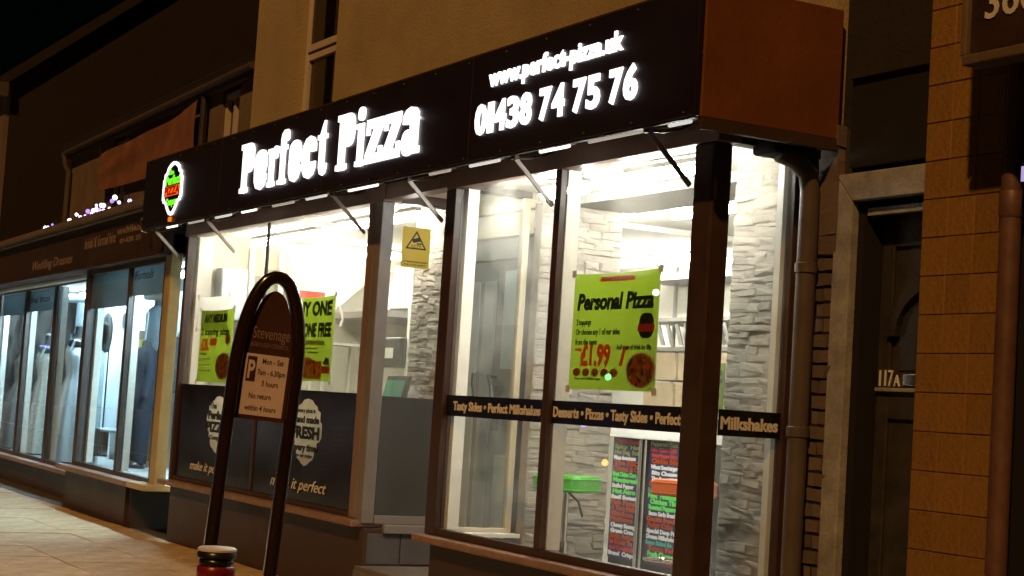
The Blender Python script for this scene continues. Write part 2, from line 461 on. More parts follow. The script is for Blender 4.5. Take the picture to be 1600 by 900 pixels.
def sup(cx, cy, rx, ry, n=24, e=2.6, a0=0, a1=360):
    pts = []
    for i in range(n + (0 if a1-a0 == 360 else 1)):
        t = math.radians(a0 + (a1-a0)*i/n); c, s = math.cos(t), math.sin(t)
        pts.append((cx+rx*math.copysign(abs(c)**(2/e), c), cy+ry*math.copysign(abs(s)**(2/e), s)))
    return pts
def rc(x0, y0, x1, y1): return [(x0,y0),(x1,y0),(x1,y1),(x0,y1)]
def GLY(ch):
    """fat slab display face: list of solid outlines / (outer, inner) rings, capital height 1"""
    if ch == 'P': return 0.60, [rc(.07,0,.29,1), rc(0,0,.37,.10), [(0,.89),(.1,.89),(.1,1),(0,1)], (sup(.36,.70,.235,.30,28,3.0), sup(.335,.71,.03,.16,28,3.0))]
    if ch == 'e': return 0.48, [(sup(.23,.53,.23,.26,28,2.4), sup(.235,.56,.035,.10,28,2.4)), sup(.20,.33,.20,.20,20,3), [(0,.36),(.02,.16),(.09,.03),(.24,-.02),(.38,.04),(.46,.18),(.46,.29),(.30,.29),(.24,.36)]]
    if ch == 'r': return 0.45, [rc(.06,0,.27,.75), rc(0,0,.34,.09), rc(0,.66,.12,.75), sup(.34,.66,.105,.125)]
    if ch == 'f': return 0.42, [rc(.08,0,.29,.90), rc(0,0,.37,.09), rc(0,.66,.38,.75), [(.08,.85),(.12,.98),(.22,1.05),(.36,1.05),(.43,.99),(.43,.86),(.36,.82),(.29,.86)]]
    if ch == 'c': return 0.46, [[(.45,.48),(.45,.62),(.38,.74),(.25,.79),(.12,.75),(.03,.63),(0,.40),(.02,.17),(.10,.03),(.24,-.02),(.38,.04),(.45,.17),(.45,.29),(.29,.29),(.27,.22),(.235,.24),(.225,.40),(.235,.58),(.27,.60),(.29,.48)]]
    if ch == 't': return 0.42, [[(.08,.66),(.08,.14),(.14,.02),(.25,-.02),(.36,.02),(.40,.12),(.40,.20),(.30,.18),(.29,.66)], rc(0,.66,.38,.75), [(.10,.75),(.29,.75),(.29,1.0),(.24,1.0)]]
    if ch == 'i': return 0.36, [rc(.06,0,.28,.75), rc(0,0,.34,.09), rc(0,.66,.12,.75), sup(.17,.92,.125,.12)]
    if ch == 'z': return 0.46, [rc(0,.61,.44,.77), rc(0,0,.44,.16), [(0,.16),(.22,.16),(.44,.61),(.22,.61)], rc(0,.50,.09,.61), rc(.35,.16,.44,.27)]
    if ch == 'a': return 0.50, [(sup(.17,.20,.17,.22,24,2.4), sup(.20,.20,.02,.09,24,2.4)), rc(.22,0,.44,.60), [(.42,0),(.49,0),(.49,.11),(.42,.11)], [(.02,.52),(.03,.66),(.10,.75),(.22,.79),(.36,.76),(.44,.68),(.44,.55),(.22,.55),(.20,.50)]]
    return 0.28, []

# ================================================================== GROUND
X, Y, Z = Vector((1,0,0)), Vector((0,1,0)), Vector((0,0,1))
road = structure(obj('road', MB().box(-120, -40, -0.32, 40, 0.6, -0.13), 'asphalt'))
kerb = structure(obj('kerb', MB().box(-120, 0.6, -0.30, 40, 0.75, -0.005), 'tile_step', bev=0.01))
pav = structure(obj('pavement', MB().box(-120, 0.75, -0.30, 40, 9, -0.025), 'paving_base'))
rs = random.Random(3)
xg, row = -30.0, 0
slab_me = {}
for j, (ya, yb) in enumerate([(1.55,2.30),(2.30,3.05),(3.05,3.80),(3.80,4.55),(4.55,5.36)]):
    xa = -30 + 0.45*(j % 2)
    while xa < -8.4:
        wd = 0.9
        key = round(yb-ya, 2)
        if key not in slab_me:
            mb = MB(); h = 0.035; g = 0.002; c = 0.004; D = key
            a = [(g,g),(wd-g,g),(wd-g,D-g),(g,D-g)]
            b = [(g+c,g+c),(wd-g-c,g+c),(wd-g-c,D-g-c),(g+c,D-g-c)]
            mb.add([(x,y,-h) for x,y in a]+[(x,y,-c) for x,y in a]+[(x,y,0) for x,y in b],
                   [(0,1,5,4),(1,2,6,5),(2,3,7,6),(3,0,4,7),(4,5,9,8),(5,6,10,9),(6,7,11,10),(7,4,8,11),(8,9,10,11)])
            slab_me[key] = mesh('paving_slab', mb)
        o = link('paving_slab', slab_me[key], 'paving', pav)
        o.location = (xa, ya, rs.uniform(-0.004, 0.003)); o.rotation_euler = (rs.uniform(-.004,.004), rs.uniform(-.003,.003), 0)
        xa += wd

# ================================================================== PIZZA SHOP
G = 5.40            # plane of the shop glass
shop = thing('pizza_shop', 'cream rendered takeaway building with brightly lit bay windows beneath a black sign', 'shop', (-12, 5.95, 0))
# ---- upper storey with its sash window
UW = MB()
UW.box(-16.55, 5.95, 3.15, -15.50, 10.8, 9).box(-14.40, 5.95, 3.15, -7.255, 10.8, 9)
UW.box(-15.50, 5.95, 3.15, -14.40, 10.8, 4.02).box(-15.50, 5.95, 5.85, -14.40, 10.8, 9).box(-15.5, 6.5, 4.02, -14.4, 10.8, 5.85)
obj('upper_wall', UW, 'render', shop)
sash = obj('sash_window', MB().box(-15.5,6.09,4.03,-15.42,6.17,5.84).box(-14.48,6.09,4.03,-14.4,6.17,5.84).box(-15.42,6.09,4.03,-14.48,6.17,4.12).box(-15.42,6.09,5.76,-14.48,6.17,5.84), 'white_pl', shop, bev=.006)
obj('meeting_rail', MB().box(-15.42,6.075,4.86,-14.48,6.15,4.93).box(-15.42,6.095,4.78,-14.48,6.16,4.852), 'white_pl', sash, bev=.005)
obj('pane', MB().box(-15.42,6.13,4.12,-14.48,6.14,4.78), 'dark_glass', sash)
obj('pane', MB().box(-15.42,6.11,4.93,-14.48,6.12,5.76), 'dark_glass', sash)
obj('glazing_bar', MB().box(-14.76,6.085,4.12,-14.73,6.125,4.78).box(-14.76,6.07,4.93,-14.73,6.105,5.76), 'brown_dk', sash)
obj('sill', MB().box(-15.55,5.88,3.95,-14.35,6.09,4.03), 'render', sash, bev=.01)
for x, z in ((-13.55,4.05),(-12.6,4.02),(-11.9,4.02),(-10.4,4.03),(-8.9,4.05)):
    obj('cable_clip', MB().box(x,5.90,z,x+.09,5.95,z+.05), 'black_plastic', shop)
obj('cable', MB().tube([(-16.4,5.94,4.10),(-14,5.935,4.02),(-12.5,5.935,4.05),(-10,5.935,4.0),(-8.9,5.935,4.06),(-8.88,5.94,4.6),(-8.86,5.94,6.5)], .012, 6), 'cable', shop)
# ---- flat roof of the bays under the sign and soffit
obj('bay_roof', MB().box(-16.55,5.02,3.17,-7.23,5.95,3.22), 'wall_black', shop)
# ---- window head timber
for a, b in ((-16.50,-11.75),(-10.70,-7.45)): obj('window_head', MB().box(a,5.34,3.03,b,5.50,3.168), 'brown_lt', shop, bev=.006)
obj('window_head', MB().box(-11.748,5.35,3.045,-10.702,5.48,3.165), 'brown_lt', shop, bev=.006)
for a in (-7.57, -11.87, -10.70): obj('return_head', MB().box(a,5.505,3.03,a+.12,5.98,3.168), 'brown', shop, bev=.006)
# ---- plinths and sills
obj('plinth', MB().box(-16.48,5.375,-.03,-11.78,5.60,.545), 'brown_dk', shop, bev=.006)
obj('plinth', MB().box(-10.66,5.375,-.03,-7.47,5.60,.545), 'brown_dk', shop, bev=.006)
obj('plinth', MB().box(-7.60,5.60,-.03,-7.47,5.98,.545), 'brown_dk', shop, bev=.006)
obj('plinth_return', MB().box(-10.66,5.60,-.03,-10.56,5.98,.545), 'brown_dk', shop, bev=.006)
obj('sill', MB().box(-16.60,5.27,.548,-11.80,5.52,.60), 'sill', shop, bev=.012)
obj('sill', MB().box(-10.76,5.27,.548,-7.42,5.52,.60), 'sill', shop, bev=.012)
obj('sill', MB().box(-7.58,5.525,.548,-7.42,5.99,.60), 'sill', shop, bev=.012)
obj('sill', MB().box(-11.95,5.525,.505,-11.74,5.98,.575), 'grey_frame', shop, bev=.01, label='grey painted sill in the entrance')
# riser tiles under the grey sill and the step
for k, (a, b) in enumerate(((5.405,5.68),(5.69,5.97))):
    obj('riser_tile', MB().box(-11.80,a,.272,-11.775,b,.502), 'tile_grey', shop, bev=.004)
obj('riser_backing', MB().box(-11.86,5.38,-.03,-11.80,5.98,.504), 'grout', shop)
step = obj('entrance_step', MB().box(-11.772,5.30,-.03,-10.665,6.32,.235), 'tile_step', shop, bev=.008)
for i in range(4):
    for j in range(3):
        a = -11.765+i*.275; b = 5.31+j*.335
        obj('step_tile', MB().box(a,b,.236,a+.268,b+.328,.262), 'tile_step', step, bev=.003)

def shop_window(name, parts_label=None):
    o = thing(name, '', '', (0,0,0)); del o['label']; del o['category']; o.parent = shop
    o.matrix_parent_inverse = Matrix.Translation(-shop.location)
    return o

# ---- left bay window
lw = obj('bay_window', MB().box(-16.50,5.352,.602,-16.43,5.44,3.03).box(-16.43,5.365,.602,-12.00,5.43,.645), 'brown', shop, bev=.006)
obj('corner_post', MB().box(-12.03,5.345,.602,-11.905,5.45,3.03), 'brown_lt', lw, bev=.008)
obj('corner_post', MB().box(-11.903,5.345,.577,-11.78,5.45,3.03), 'grey_frame', lw, bev=.008)
obj('mullion', MB().box(-14.30,5.375,.645,-14.255,5.396,3.03), 'brown_dk', lw, bev=.004)
obj('inner_post', MB().box(-16.43,5.45,.645,-16.36,5.60,3.03), 'white_frame', lw)
obj('pane', MB().box(-16.43,5.398,.645,-14.30,5.405,3.03), 'glass', lw)
obj('pane', MB().box(-14.255,5.398,.645,-12.03,5.405,3.03), 'glass', lw)
M['decal_t'] = pm('backlit_cream_decal', (0.80, 0.78, 0.70), 0.5, var=0.10, scale=8); translucent(M['decal_t'], .75)
HALF = [(0,-1),(.22,-.93),(.36,-.84),(.52,-.78),(.60,-.66),(.62,-.52),(.74,-.44),(.74,-.28),(.90,-.24),(1,-.12),(1,.22),(.96,.30),(.86,.36),(.86,.62),(.70,.66),(.62,.78),(.45,.84),(.30,.95),(0,1)]
def badge(cx, cz, wd, ht, y, x0, x1, z0, z1):
    pts = [(cx + x*wd/2, cz + z*ht/2) for x, z in HALF + [(-x, z) for x, z in HALF[-2:0:-1]]]
    sx_, sz_ = wd*.62, ht*.62
    def edge(p):
        dx, dz = (p[0]-cx)/sx_, (p[1]-cz)/sz_; k = 1/max(abs(dx), abs(dz)); return (cx+dx*k*sx_, cz+dz*k*sz_)
    outer = [edge(p) for p in pts]
    mb = MB().ring(outer, pts, (0, y+.006, 0), X, Z, .006)
    n = len(pts)
    for i in range(n):
        a, b = outer[i], outer[(i+1) % n]
        if abs(a[0]-b[0]) > 1e-6 and abs(a[1]-b[1]) > 1e-6:
            c = (a[0] if abs(abs(a[0]-cx)-sx_) < 1e-6 else b[0], a[1] if abs(abs(a[1]-cz)-sz_) < 1e-6 else b[1])
            mb.prism([a, c, b], (0, y+.006, 0), X, Z, .006)
    mb.box(x0,y,z0,cx-sx_,y+.006,z1).box(cx+sx_,y,z0,x1,y+.006,z1).box(cx-sx_,y,z0,cx+sx_,y+.006,cz-sz_).box(cx-sx_,y,cz+sz_,cx+sx_,y+.006,z1)
    obj('vinyl_panel', mb, 'black_vinyl', lw)
    obj('decal', MB().prism([(cx+(p[0]-cx)*1.01, cz+(p[1]-cz)*1.01) for p in pts], (0,y+.0085,0), X, Z, .0015), 'decal_t', lw)
def line(mb, s, cx, cz, wd, ht, y, **k): return letters(mb, s, (cx-wd/2, y, cz), X, wd, ht, **k)

badge(-15.26, 1.19, .66, .54, 5.388, -16.43, -14.302, .646, 1.555)
y = 5.382
for a in (('The',-15.40,1.335,.20,.062,.03),('Perfect',-15.27,1.235,.50,.082,.045),('PIZZA',-15.26,1.115,.58,.100,.05),('Company',-15.24,1.045,.40,.045,.03)):
    obj('printed_words', line(MB(), *a[:5], y, off=a[5]), 'ink', lw)
badge(-13.09, 1.21, .66, .56, 5.388, -14.253, -12.032, .646, 1.555)
for a in (('every pizza is',-13.09,1.372,.38,.036,.02),('hand made',-13.08,1.285,.54,.062,.04),('FRESH',-13.09,1.155,.60,.105,.05),('every time',-13.08,1.055,.50,.062,.04),('to our recipe',-13.08,1.005,.34,.030,.02)):
    obj('printed_words', line(MB(), *a[:5], y, off=a[5]), 'ink', lw)
for a in ((-15.42,.735,1.05,.085),(-13.18,.735,1.22,.090)):
    obj('printed_words', line(MB(), 'make it perfect', *a, y, off=.004, shear=.35), 'ink_cream', lw, label='white handwritten slogan on the dark vinyl')
# return window of the left bay, facing the entrance
rw = obj('return_window', MB().box(-11.83,5.453,.577,-11.775,5.97,.640).box(-11.83,5.91,.640,-11.775,5.97,3.03), 'grey_frame', shop, bev=.005)
obj('pane', MB().box(-11.806,5.453,.640,-11.80,5.91,3.03), 'glass', rw)
obj('vinyl_panel', MB().box(-11.797,5.455,.642,-11.791,5.908,1.545), 'grey_vinyl', rw, label='plain grey vinyl panel')

# ---- right bay window
bw = obj('bay_window', MB().box(-10.72,5.352,.602,-10.575,5.43,3.03).box(-10.575,5.365,.602,-7.62,5.43,.652), 'brown', shop, bev=.006)
obj('mullion', MB().box(-9.195,5.352,.652,-9.125,5.396,3.03), 'brown', bw, bev=.004)
obj('corner_post', MB().box(-7.675,5.345,.602,-7.495,5.475,3.03), 'brown', bw, bev=.012)
obj('inner_post', MB().box(-10.60,5.432,.652,-10.53,5.52,3.03), 'white_frame', bw)
obj('inner_post', MB().box(-9.192,5.408,.652,-9.128,5.505,3.03), 'white_frame', bw)
obj('pane', MB().box(-10.575,5.398,.652,-9.195,5.405,3.03), 'glass', bw)
obj('pane', MB().box(-9.125,5.398,.652,-7.70,5.405,3.03), 'glass', bw)
obj('band', MB().box(-10.572,5.386,1.435,-9.197,5.393,1.578), 'band', bw)
obj('band', MB().box(-9.123,5.386,1.435,-7.702,5.393,1.578), 'band', bw)
y = 5.3845
t = MB(); letters(t,'Tasty Sides \u2022 Perfect Milkshakes',(-10.46,y,1.475),X,1.20,.062,off=.03); obj('printed_words', t, 'ink_white', bw); t = MB()
letters(t,'Desserts \u2022 Pizzas \u2022 Tasty Sides \u2022 Perfect',(-9.10,y,1.475),X,1.38,.066,off=.03)
obj('printed_words', t, 'ink_white', bw)
# right return window, facing the door of the next house
rr = obj('return_window', MB().box(-7.545,5.478,.602,-7.478,5.98,.655).box(-7.545,5.90,.655,-7.478,5.98,3.03), 'brown', shop, bev=.005)
obj('inner_post', MB().box(-7.60,5.875,.655,-7.547,5.97,3.03), 'white_frame', rr)
obj('pane', MB().box(-7.516,5.478,.655,-7.51,5.90,3.03), 'glass', rr)
obj('band', MB().box(-7.507,5.48,1.435,-7.499,5.898,1.578), 'band', rr)
t = MB(); letters(t,'Milkshakes',(-7.4975,5.49,1.47),Y,.39,.070,off=.035); obj('printed_words', t, 'ink_white', rr)
# left return of the right bay, facing the entrance
lr = obj('return_window', MB().box(-10.66,5.435,.602,-10.60,5.98,.66).box(-10.66,5.93,.66,-10.60,5.98,3.03), 'cream', shop, bev=.005)
obj('pane', MB().box(-10.632,5.435,.66,-10.626,5.93,3.03), 'glass', lr)
obj('inner_sill', MB().box(-10.598,5.525,.60,-10.50,6.0,.63), 'white_frame', lr, bev=.004)

# ---- main wall either side of the entrance, door set back in it
obj('main_wall', MB().box(-7.62,5.985,-.03,-7.18,6.10,3.17), 'wall_dim', shop)
DY = -.235
def dbx(*bs):
    mb = MB()
    for q in bs: mb.box(q[0], q[1]+DY, q[2], q[3], q[4]+DY, q[5])
    return mb
dr = obj('entrance_door', dbx((-11.79,6.30,.262,-11.62,6.36,2.78),(-10.80,6.30,.262,-10.66,6.36,2.78),(-11.62,6.30,.262,-10.80,6.36,.46),(-11.62,6.30,2.62,-10.80,6.36,2.78),(-11.62,6.312,.46,-10.80,6.345,2.62)), 'door_grey', shop, bev=.006)
for a, b, mt in ((-11.60,-11.46,'door_panel'),(-11.38,-11.20,'door_panel')):
    obj('door_panel', dbx((a,6.296,.50,b,6.311,2.46)), mt, dr, bev=.004)
obj('door_panel', dbx((-11.07,6.296,1.80,-10.87,6.311,2.53)), 'door_light', dr, bev=.004, label='upper panel, pale blue in place of lit glass')  # pale paint stands in for door glass lit from behind
obj('door_panel', dbx((-11.07,6.296,.56,-10.87,6.311,1.16)), 'door_light', dr, bev=.004, label='lower panel, pale blue in place of lit glass')
obj('lock_plate', dbx((-11.12,6.285,1.34,-11.04,6.299,1.68)), 'black_plastic', dr, bev=.004)
hp_ = lambda L: [(x, y+DY, z) for x, y, z in L]
obj('handle', MB().tube(hp_([(-11.30,6.28,1.76),(-11.30,6.20,1.75),(-11.26,6.18,1.68),(-11.21,6.18,1.56),(-11.19,6.21,1.46),(-11.19,6.285,1.44)]), .017, 8), 'chrome', dr, True)
obj('handle', MB().tube(hp_([(-11.10,6.28,1.74),(-11.04,6.19,1.74),(-10.98,6.18,1.68),(-10.94,6.18,1.56),(-10.94,6.21,1.46),(-10.94,6.285,1.44)]), .015, 8), 'black_plastic', dr, True)
obj('transom_panel', dbx((-11.79,6.27,2.785,-10.66,6.36,2.83),(-11.79,6.29,2.83,-10.66,6.36,2.97),(-11.79,6.25,2.97,-10.66,6.36,3.03),(-11.79,6.30,3.03,-10.66,6.36,3.10)), 'cream', shop, bev=.008)
obj('entrance_ceiling', MB().box(-11.77,5.50,3.105,-10.665,6.25,3.14), 'ceil', shop)

# ---- the inside: floor, ceilings, party walls
obj('shop_floor', MB().box(-16.5,5.62,.20,-11.87,11.2,.262).box(-11.868,6.36,.20,-10.6,11.2,.262).box(-10.598,5.62,.20,-7.62,11.2,.262), 'tile_floor', shop)
obj('bay_ceiling', MB().box(-16.5,5.505,3.075,-11.875,11.2,3.13), 'ceil', shop)
obj('bay_ceiling', MB().box(-10.575,5.505,3.075,-7.575,6.25,3.13), 'ceil', shop)
obj('beam', MB().box(-10.58,6.25,3.005,-7.62,6.80,3.165), 'plaster_g', shop)
obj('room_ceiling', MB().box(-11.87,6.805,3.12,-7.62,11.2,3.165), 'ceil', shop)
obj('party_wall', MB().box(-16.545,5.45,-.03,-16.42,11.2,3.165), 'plaster_o', shop)
obj('party_wall', MB().box(-7.60,6.12,-.03,-7.50,11.2,3.165), 'plaster_w', shop)
obj('back_wall', MB().box(-16.4,11.2,.2,-7.6,11.3,3.165), 'plaster_w', shop)
obj('kitchen_wall', MB().box(-16.4,9.55,.265,-11.0,9.65,3.11), 'plaster_w', shop)

# ---- split stone cladding
def rough_stone():
    q = rs.uniform
    b = [(0,0),(1,0),(1,1),(0,1)]
    base = [(x+q(-.02,.02), 0, z+q(-.06,.06)) for x, z in b]
    mid = [(x+q(-.02,.02), .55+q(-.15,.1), z+q(-.07,.07)) for x, z in b]
    top = [(.10+.8*x+q(-.06,.06), 1+q(-.35,.25), .16+.68*z+q(-.10,.10)) for x, z in b]
    c = [(.5+q(-.15,.15), 1.05+q(-.2,.35), .5+q(-.15,.15))]
    fs = []
    for k in (0, 4):
        for i in range(4):
            j = (i+1) % 4
            fs.append((k+i, k+j, k+4+j, k+4+i))
    fs += [(8+i, 8+(i+1) % 4, 12) for i in range(4)]
    return mesh('stone', MB().add(base+mid+top+c, fs))
STONES = [rough_stone() for _ in range(14)]
for me in STONES: me.materials.append(M['stone'])
def clad(wall, o, r, n, wd, z0, z1, rh=(.030,.052), sw=(.08,.24), dep=(.007,.019)):
    o, r, n = Vector(o), Vector(r), Vector(n); z = z0; cnt = 0
    while z < z1 - .03:
        h = min(rs.uniform(*rh), z1 - z)
        x = 0.0
        while x < wd - .02:
            l = rs.uniform(*sw)
            if wd - x - l < .06: l = wd - x
            split = h > .085 and rs.random() < .3
            for k in range(2 if split else 1):
                hh = h/2 if split else h
                s = bpy.data.objects.new('stone', rs.choice(STONES)); COL.objects.link(s); s.parent = wall
                d = rs.uniform(*dep); g = .004
                jl, jh = rs.uniform(-.02,.045), rs.uniform(-.010,.022)
                tw = rs.uniform(-.10,.10); rr_ = r*math.cos(tw) + Z*math.sin(tw); zz_ = Z*math.cos(tw) - r*math.sin(tw)
                p = o + r*(min(max(x-jl/2, 0), wd-.03)) + Z*(z + k*hh - jh/2)
                l2 = min(l+jl, wd - min(max(x-jl/2, 0), wd-.03))
                mm = Matrix.Identity(4)
                for i in range(3):
                    mm[i][0] = rr_[i]*l2; mm[i][1] = n[i]*d; mm[i][2] = zz_[i]*(hh+jh); mm[i][3] = p[i]
                s.matrix_basis = mm; cnt += 1
            x += l
        z += h
    return cnt

def pier(label, *boxes):
    mb = MB()
    for b in boxes: mb.box(*b)
    o = obj('stone_clad_pier', mb, 'mortar'); return tag(o, label, 'pier')
p1 = pier('stone clad pier behind the yellow camera notice beside the entrance', (-12.72,6.10,.262,-11.88,6.36,3.07))
clad(p1, (-12.72,6.10,1.45), X, -Y, .84, 0, 1.61)
p2 = pier('stone clad pier at the right end behind the post with a lime strip', (-8.24,6.06,.262,-7.62,6.119,3.07))
clad(p2, (-8.24,6.06,.45), X, -Y, .62, 0, 2.60)
p3 = pier('long stone clad wall behind the green stool', (-10.60,6.02,.262,-10.50,6.70,3.0))
clad(p3, (-10.50,6.02,.50), Y, X, .68, 0, 2.48, rh=(.034,.058), sw=(.09,.26), dep=(.006,.017))

# ---- wall lettering, pipes and boards on the left party wall
t = MB(); letters(t, "ONE", (-16.419,6.60,2.79), Y, .30, .17, off=.02)
letters(t, "EAL", (-16.419,7.08,2.84), Y, .34, .17, off=.02)
obj('wall_lettering', t, 'ink_grey', shop)

# ================================================================== BLACK FASCIA SIGN
S = 5.00
sg = thing('fascia_sign', 'long black takeaway sign with big glowing white lettering and an orange brown end', 'sign', (-12, S, 3.09))
obj('front_panel', MB().box(-16.90,S,3.09,-7.205,S+.03,3.775), 'fascia', sg, bev=.004)
obj('end_panel', MB().box(-7.205,S+.031,3.085,-7.185,5.945,3.80), 'orange_panel', sg, bev=.004, label='orange brown end panel')
obj('end_panel', MB().box(-16.90,S+.031,3.095,-16.88,5.945,3.77), 'fascia', sg)
for x in (-14.6, -12.2, -9.75):
    obj('panel_joint', MB().box(x,S-.0012,3.09,x+.006,S+.002,3.775), 'brown_dk', sg)
for i in range(20):
    for z in (3.115, 3.75): obj('rivet', MB().lathe((-16.8+i*.5,S-.003,z), [(.001,-.004),(.007,-.004),(.007,.004),(.001,.004)], 6), 'pipe', sg)
obj('top_cap', MB().box(-16.90,S+.002,3.777,-7.19,5.94,3.79), 'brown_dk', sg)
obj('bottom_trim', MB().box(-16.88,S+.012,3.078,-7.21,S+.034,3.088), 'brown_dk', sg)
obj('end_trim', MB().box(-7.215,S+.04,3.02,-7.175,5.94,3.083), 'brown_dk', sg)
# big letters
def sign_letter(c, x0, x1, z, cap):
    k = (x1-x0)/max(p[0] for g in GLY(c)[1] for p in (g[0] if isinstance(g, tuple) else g)); mb = MB()
    for q, gsh in enumerate(GLY(c)[1]):
        T = .010 + .0010*q
        if isinstance(gsh, tuple):
            mb.ring([(px*k, pz*cap) for px, pz in gsh[0]], [(px*k, pz*cap) for px, pz in gsh[1]], (x0, S-.002, z), X, Z, T)
        else:
            mb.prism([(px*k, pz*cap) for px, pz in gsh], (x0, S-.002, z), X, Z, T)
    obj('letter', mb, 'e_letter', sg)
for c, x0, x1 in (('P',-14.036,-13.72),('e',-13.689,-13.40),('r',-13.378,-13.15),('f',-13.136,-12.925),('e',-12.902,-12.645),('c',-12.619,-12.335),('t',-12.307,-12.109),
                  ('P',-11.921,-11.60),('i',-11.56,-11.40),('z',-11.375,-11.09),('z',-11.061,-10.79),('a',-10.762,-10.474)):
    sign_letter(c, x0, x1, 3.228, .425)
for c, x0, x1 in (('0',-9.657,-9.505),('1',-9.485,-9.41),('4',-9.397,-9.248),('3',-9.233,-9.083),('8',-9.067,-8.925),('7',-8.829,-8.692),('4',-8.677,-8.536),('7',-8.439,-8.30),('5',-8.285,-8.142),('7',-8.044,-7.908),('6',-7.893,-7.753)):
    obj('digit', letters(MB(), c, (x0, S-.002, 3.247), X, x1-x0, .198, off=.038, thick=.010), 'e_letter', sg)
obj('web_address', letters(MB(), 'www.perfect-pizza.uk', (-9.50, S-.002, 3.545), X, 1.58, .118, off=.03, thick=.010), 'e_letter', sg)
# round-shouldered logo
def lg(pts, sx=.295, sz=.262, cx=-15.945, cz=3.432): return [(cx+a*sx, cz+b*sz) for a, b in pts]
half = [(0,-1),(.20,-.96),(.38,-.82),(.55,-.66),(.66,-.52),(.88,-.48),(.92,-.40),(1,-.36),(1,.38),(.90,.42),(.88,.60),(.70,.66),(.60,.82),(.38,.94),(.18,1),(0,1.02)]
out = half + [(-a, b) for a, b in half[-2:0:-1]]
inn = [(a*.85, b*.88) for a, b in out]
logo = obj('logo', MB().ring(lg(out), lg(inn), (0,S-.002,0), X, Z, .012), 'e_white', sg, label='lit badge with white outline and green and red words')
obj('logo_back', MB().prism(lg(inn), (0,S-.001,0), X, Z, .006), 'black_vinyl', logo)
def lwords(s, cx, cz, wd, ht, mt, off): obj('logo_words', letters(MB(), s, (cx-wd/2, S-.008, cz), X, wd, ht, off=off, thick=.003), mt, logo)
lwords('The', -16.02, 3.575, .16, .050, 'e_green', .05)
lwords('Perfect', -15.945, 3.475, .46, .092, 'e_green', .05)
obj('logo_band', MB().box(-16.20,S-.011,3.365,-15.69,S-.0075,3.462), 'e_red', logo)
obj('logo_words', letters(MB(), 'PIZZA', (-16.18, S-.0115, 3.372), X, .47, .085, off=.03, thick=.003), 'ink_red', logo)
lwords('Company', -15.945, 3.272, .36, .072, 'e_green', .05)
obj('lamp', MB().box(-15.98,S-.02,3.11,-15.92,S-.001,3.155), em('amber_logo_lamp', (1,.30,.03), .5), sg)
# struts and curled brackets under the sign
for x in (-16.58, -15.02, -12.08, -10.735, -9.198, -7.70):
    obj('strut', MB().bar((x,5.055,3.062),(x,5.343,2.80),.030,.016,up=(1,0,0)), 'strut' if x < -8 else 'brown_lt', sg, bev=.003)
    obj('bracket', MB().tube([(x+.02,5.05,3.066),(x+.02,5.14,3.075),(x+.02,5.24,3.10),(x+.02,5.31,3.14)], .010, 6), 'brown', sg, True)
    obj('hanger', MB().box(x-.03,5.035,3.058,x+.03,5.06,3.165), 'brown_dk', sg)
# tubes in the soffit behind the sign
sx0 = [-16.45,-15.78,-15.0,-14.3,-13.55,-12.80,-11.95,-10.55,-9.95,-9.02,-8.45,-7.62]
sxl = [.30,.44,.40,.34,.46,.40,.52,.30,.40,.34,.56,.20]
SLAB = ['strip light beneath the lit round badge, leftmost under the black sign', 'strip light under the blank stretch of sign right of the round badge', 'strip light just right of the second strut from the left', 'strip light below the capital P of Perfect', 'strip light below the middle letters of Perfect', 'strip light left of the strut by the entrance post', 'strip light right of the entrance post below the word Pizza', 'short strip light between the entrance and the first digits of the number', 'strip light left of the strut over the thin right bay mullion', 'strip light right of the strut over the thin right bay mullion', 'long strip light below the last digits of the phone number', 'shortest strip light at the right end by the orange brown panel']
first = None
for a, l in zip(sx0, sxl):
    if first is None:
        t = thing('soffit_light', SLAB[0], 'light', (a, 5.13, 3.122), 'strip lights beneath the black sign')
        obj('diffuser', MB().tube([(0,0,-.022),(.6,0,-.022)], .013, 8), 'e_soffit', t).matrix_parent_inverse = Matrix.Identity(4)
        obj('batten', MB().box(-.02,-.045,-.010,.62,.045,.028), 'strut', t).matrix_parent_inverse = Matrix.Identity(4)
        first = t
        for c in t.children: c.scale.x = l/.6
    else:
        t = copy_tree(first, (a-sx0[0], 0, 0), SLAB[sx0.index(a)])
        for c in t.children:
            c.scale.x = l/.6
            if c.name.startswith('diffuser'):
                c.material_slots[0].link = 'OBJECT'; c.material_slots[0].material = M[('e_soffit','e_soffit2','e_soffit3')[sx0.index(a) % 3]]

# ================================================================== LAMPS INSIDE
def tube_light(label, p, q, r, mt, group=None):
    p, q = Vector(p), Vector(q)
    t = thing('ceiling_light', label, 'light', (p+q)/2, group)
    obj('lamp_tube', MB().tube([p, q], r, 10), mt, t, True)
    d = (q-p).normalized(); s = d.cross(Z)
    obj('batten', MB().obox(p - s*.03 + Z*.045, q-p, s*.06, Z*.03), 'paper', t)
    return t
tube_light('long warm tube lamp on the ceiling behind the left bay window', (-16.2,5.95,2.995), (-14.5,5.95,2.995), .026, 'e_tube')
tube_light('second warm tube lamp, nearer the entrance, behind the left bay window', (-13.9,5.85,2.995), (-12.2,5.85,2.995), .026, 'e_tube')
tube_light('tube lamp along the party wall above the wall lettering', (-15.9,6.5,2.995), (-15.9,7.9,2.995), .024, 'e_tube')
tube_light('glaring tube lamp at the top of the pane with the entrance seen behind', (-9.97,5.72,2.975), (-9.42,5.72,2.975), .035, 'e_tube_r')
tube_light('tube lamp above the lime personal pizza poster', (-8.85,5.66,2.965), (-7.85,5.66,2.965), .024, 'e_tube_n')
tube_light('kitchen tube lamp seen past the corner post', (-10.5,7.15,3.03), (-9.4,7.15,3.03), .030, 'e_tube_r')
tube_light('kitchen tube lamp over the back shelves', (-13.9,8.9,2.98), (-12.6,8.9,2.98), .030, 'e_tube_r')
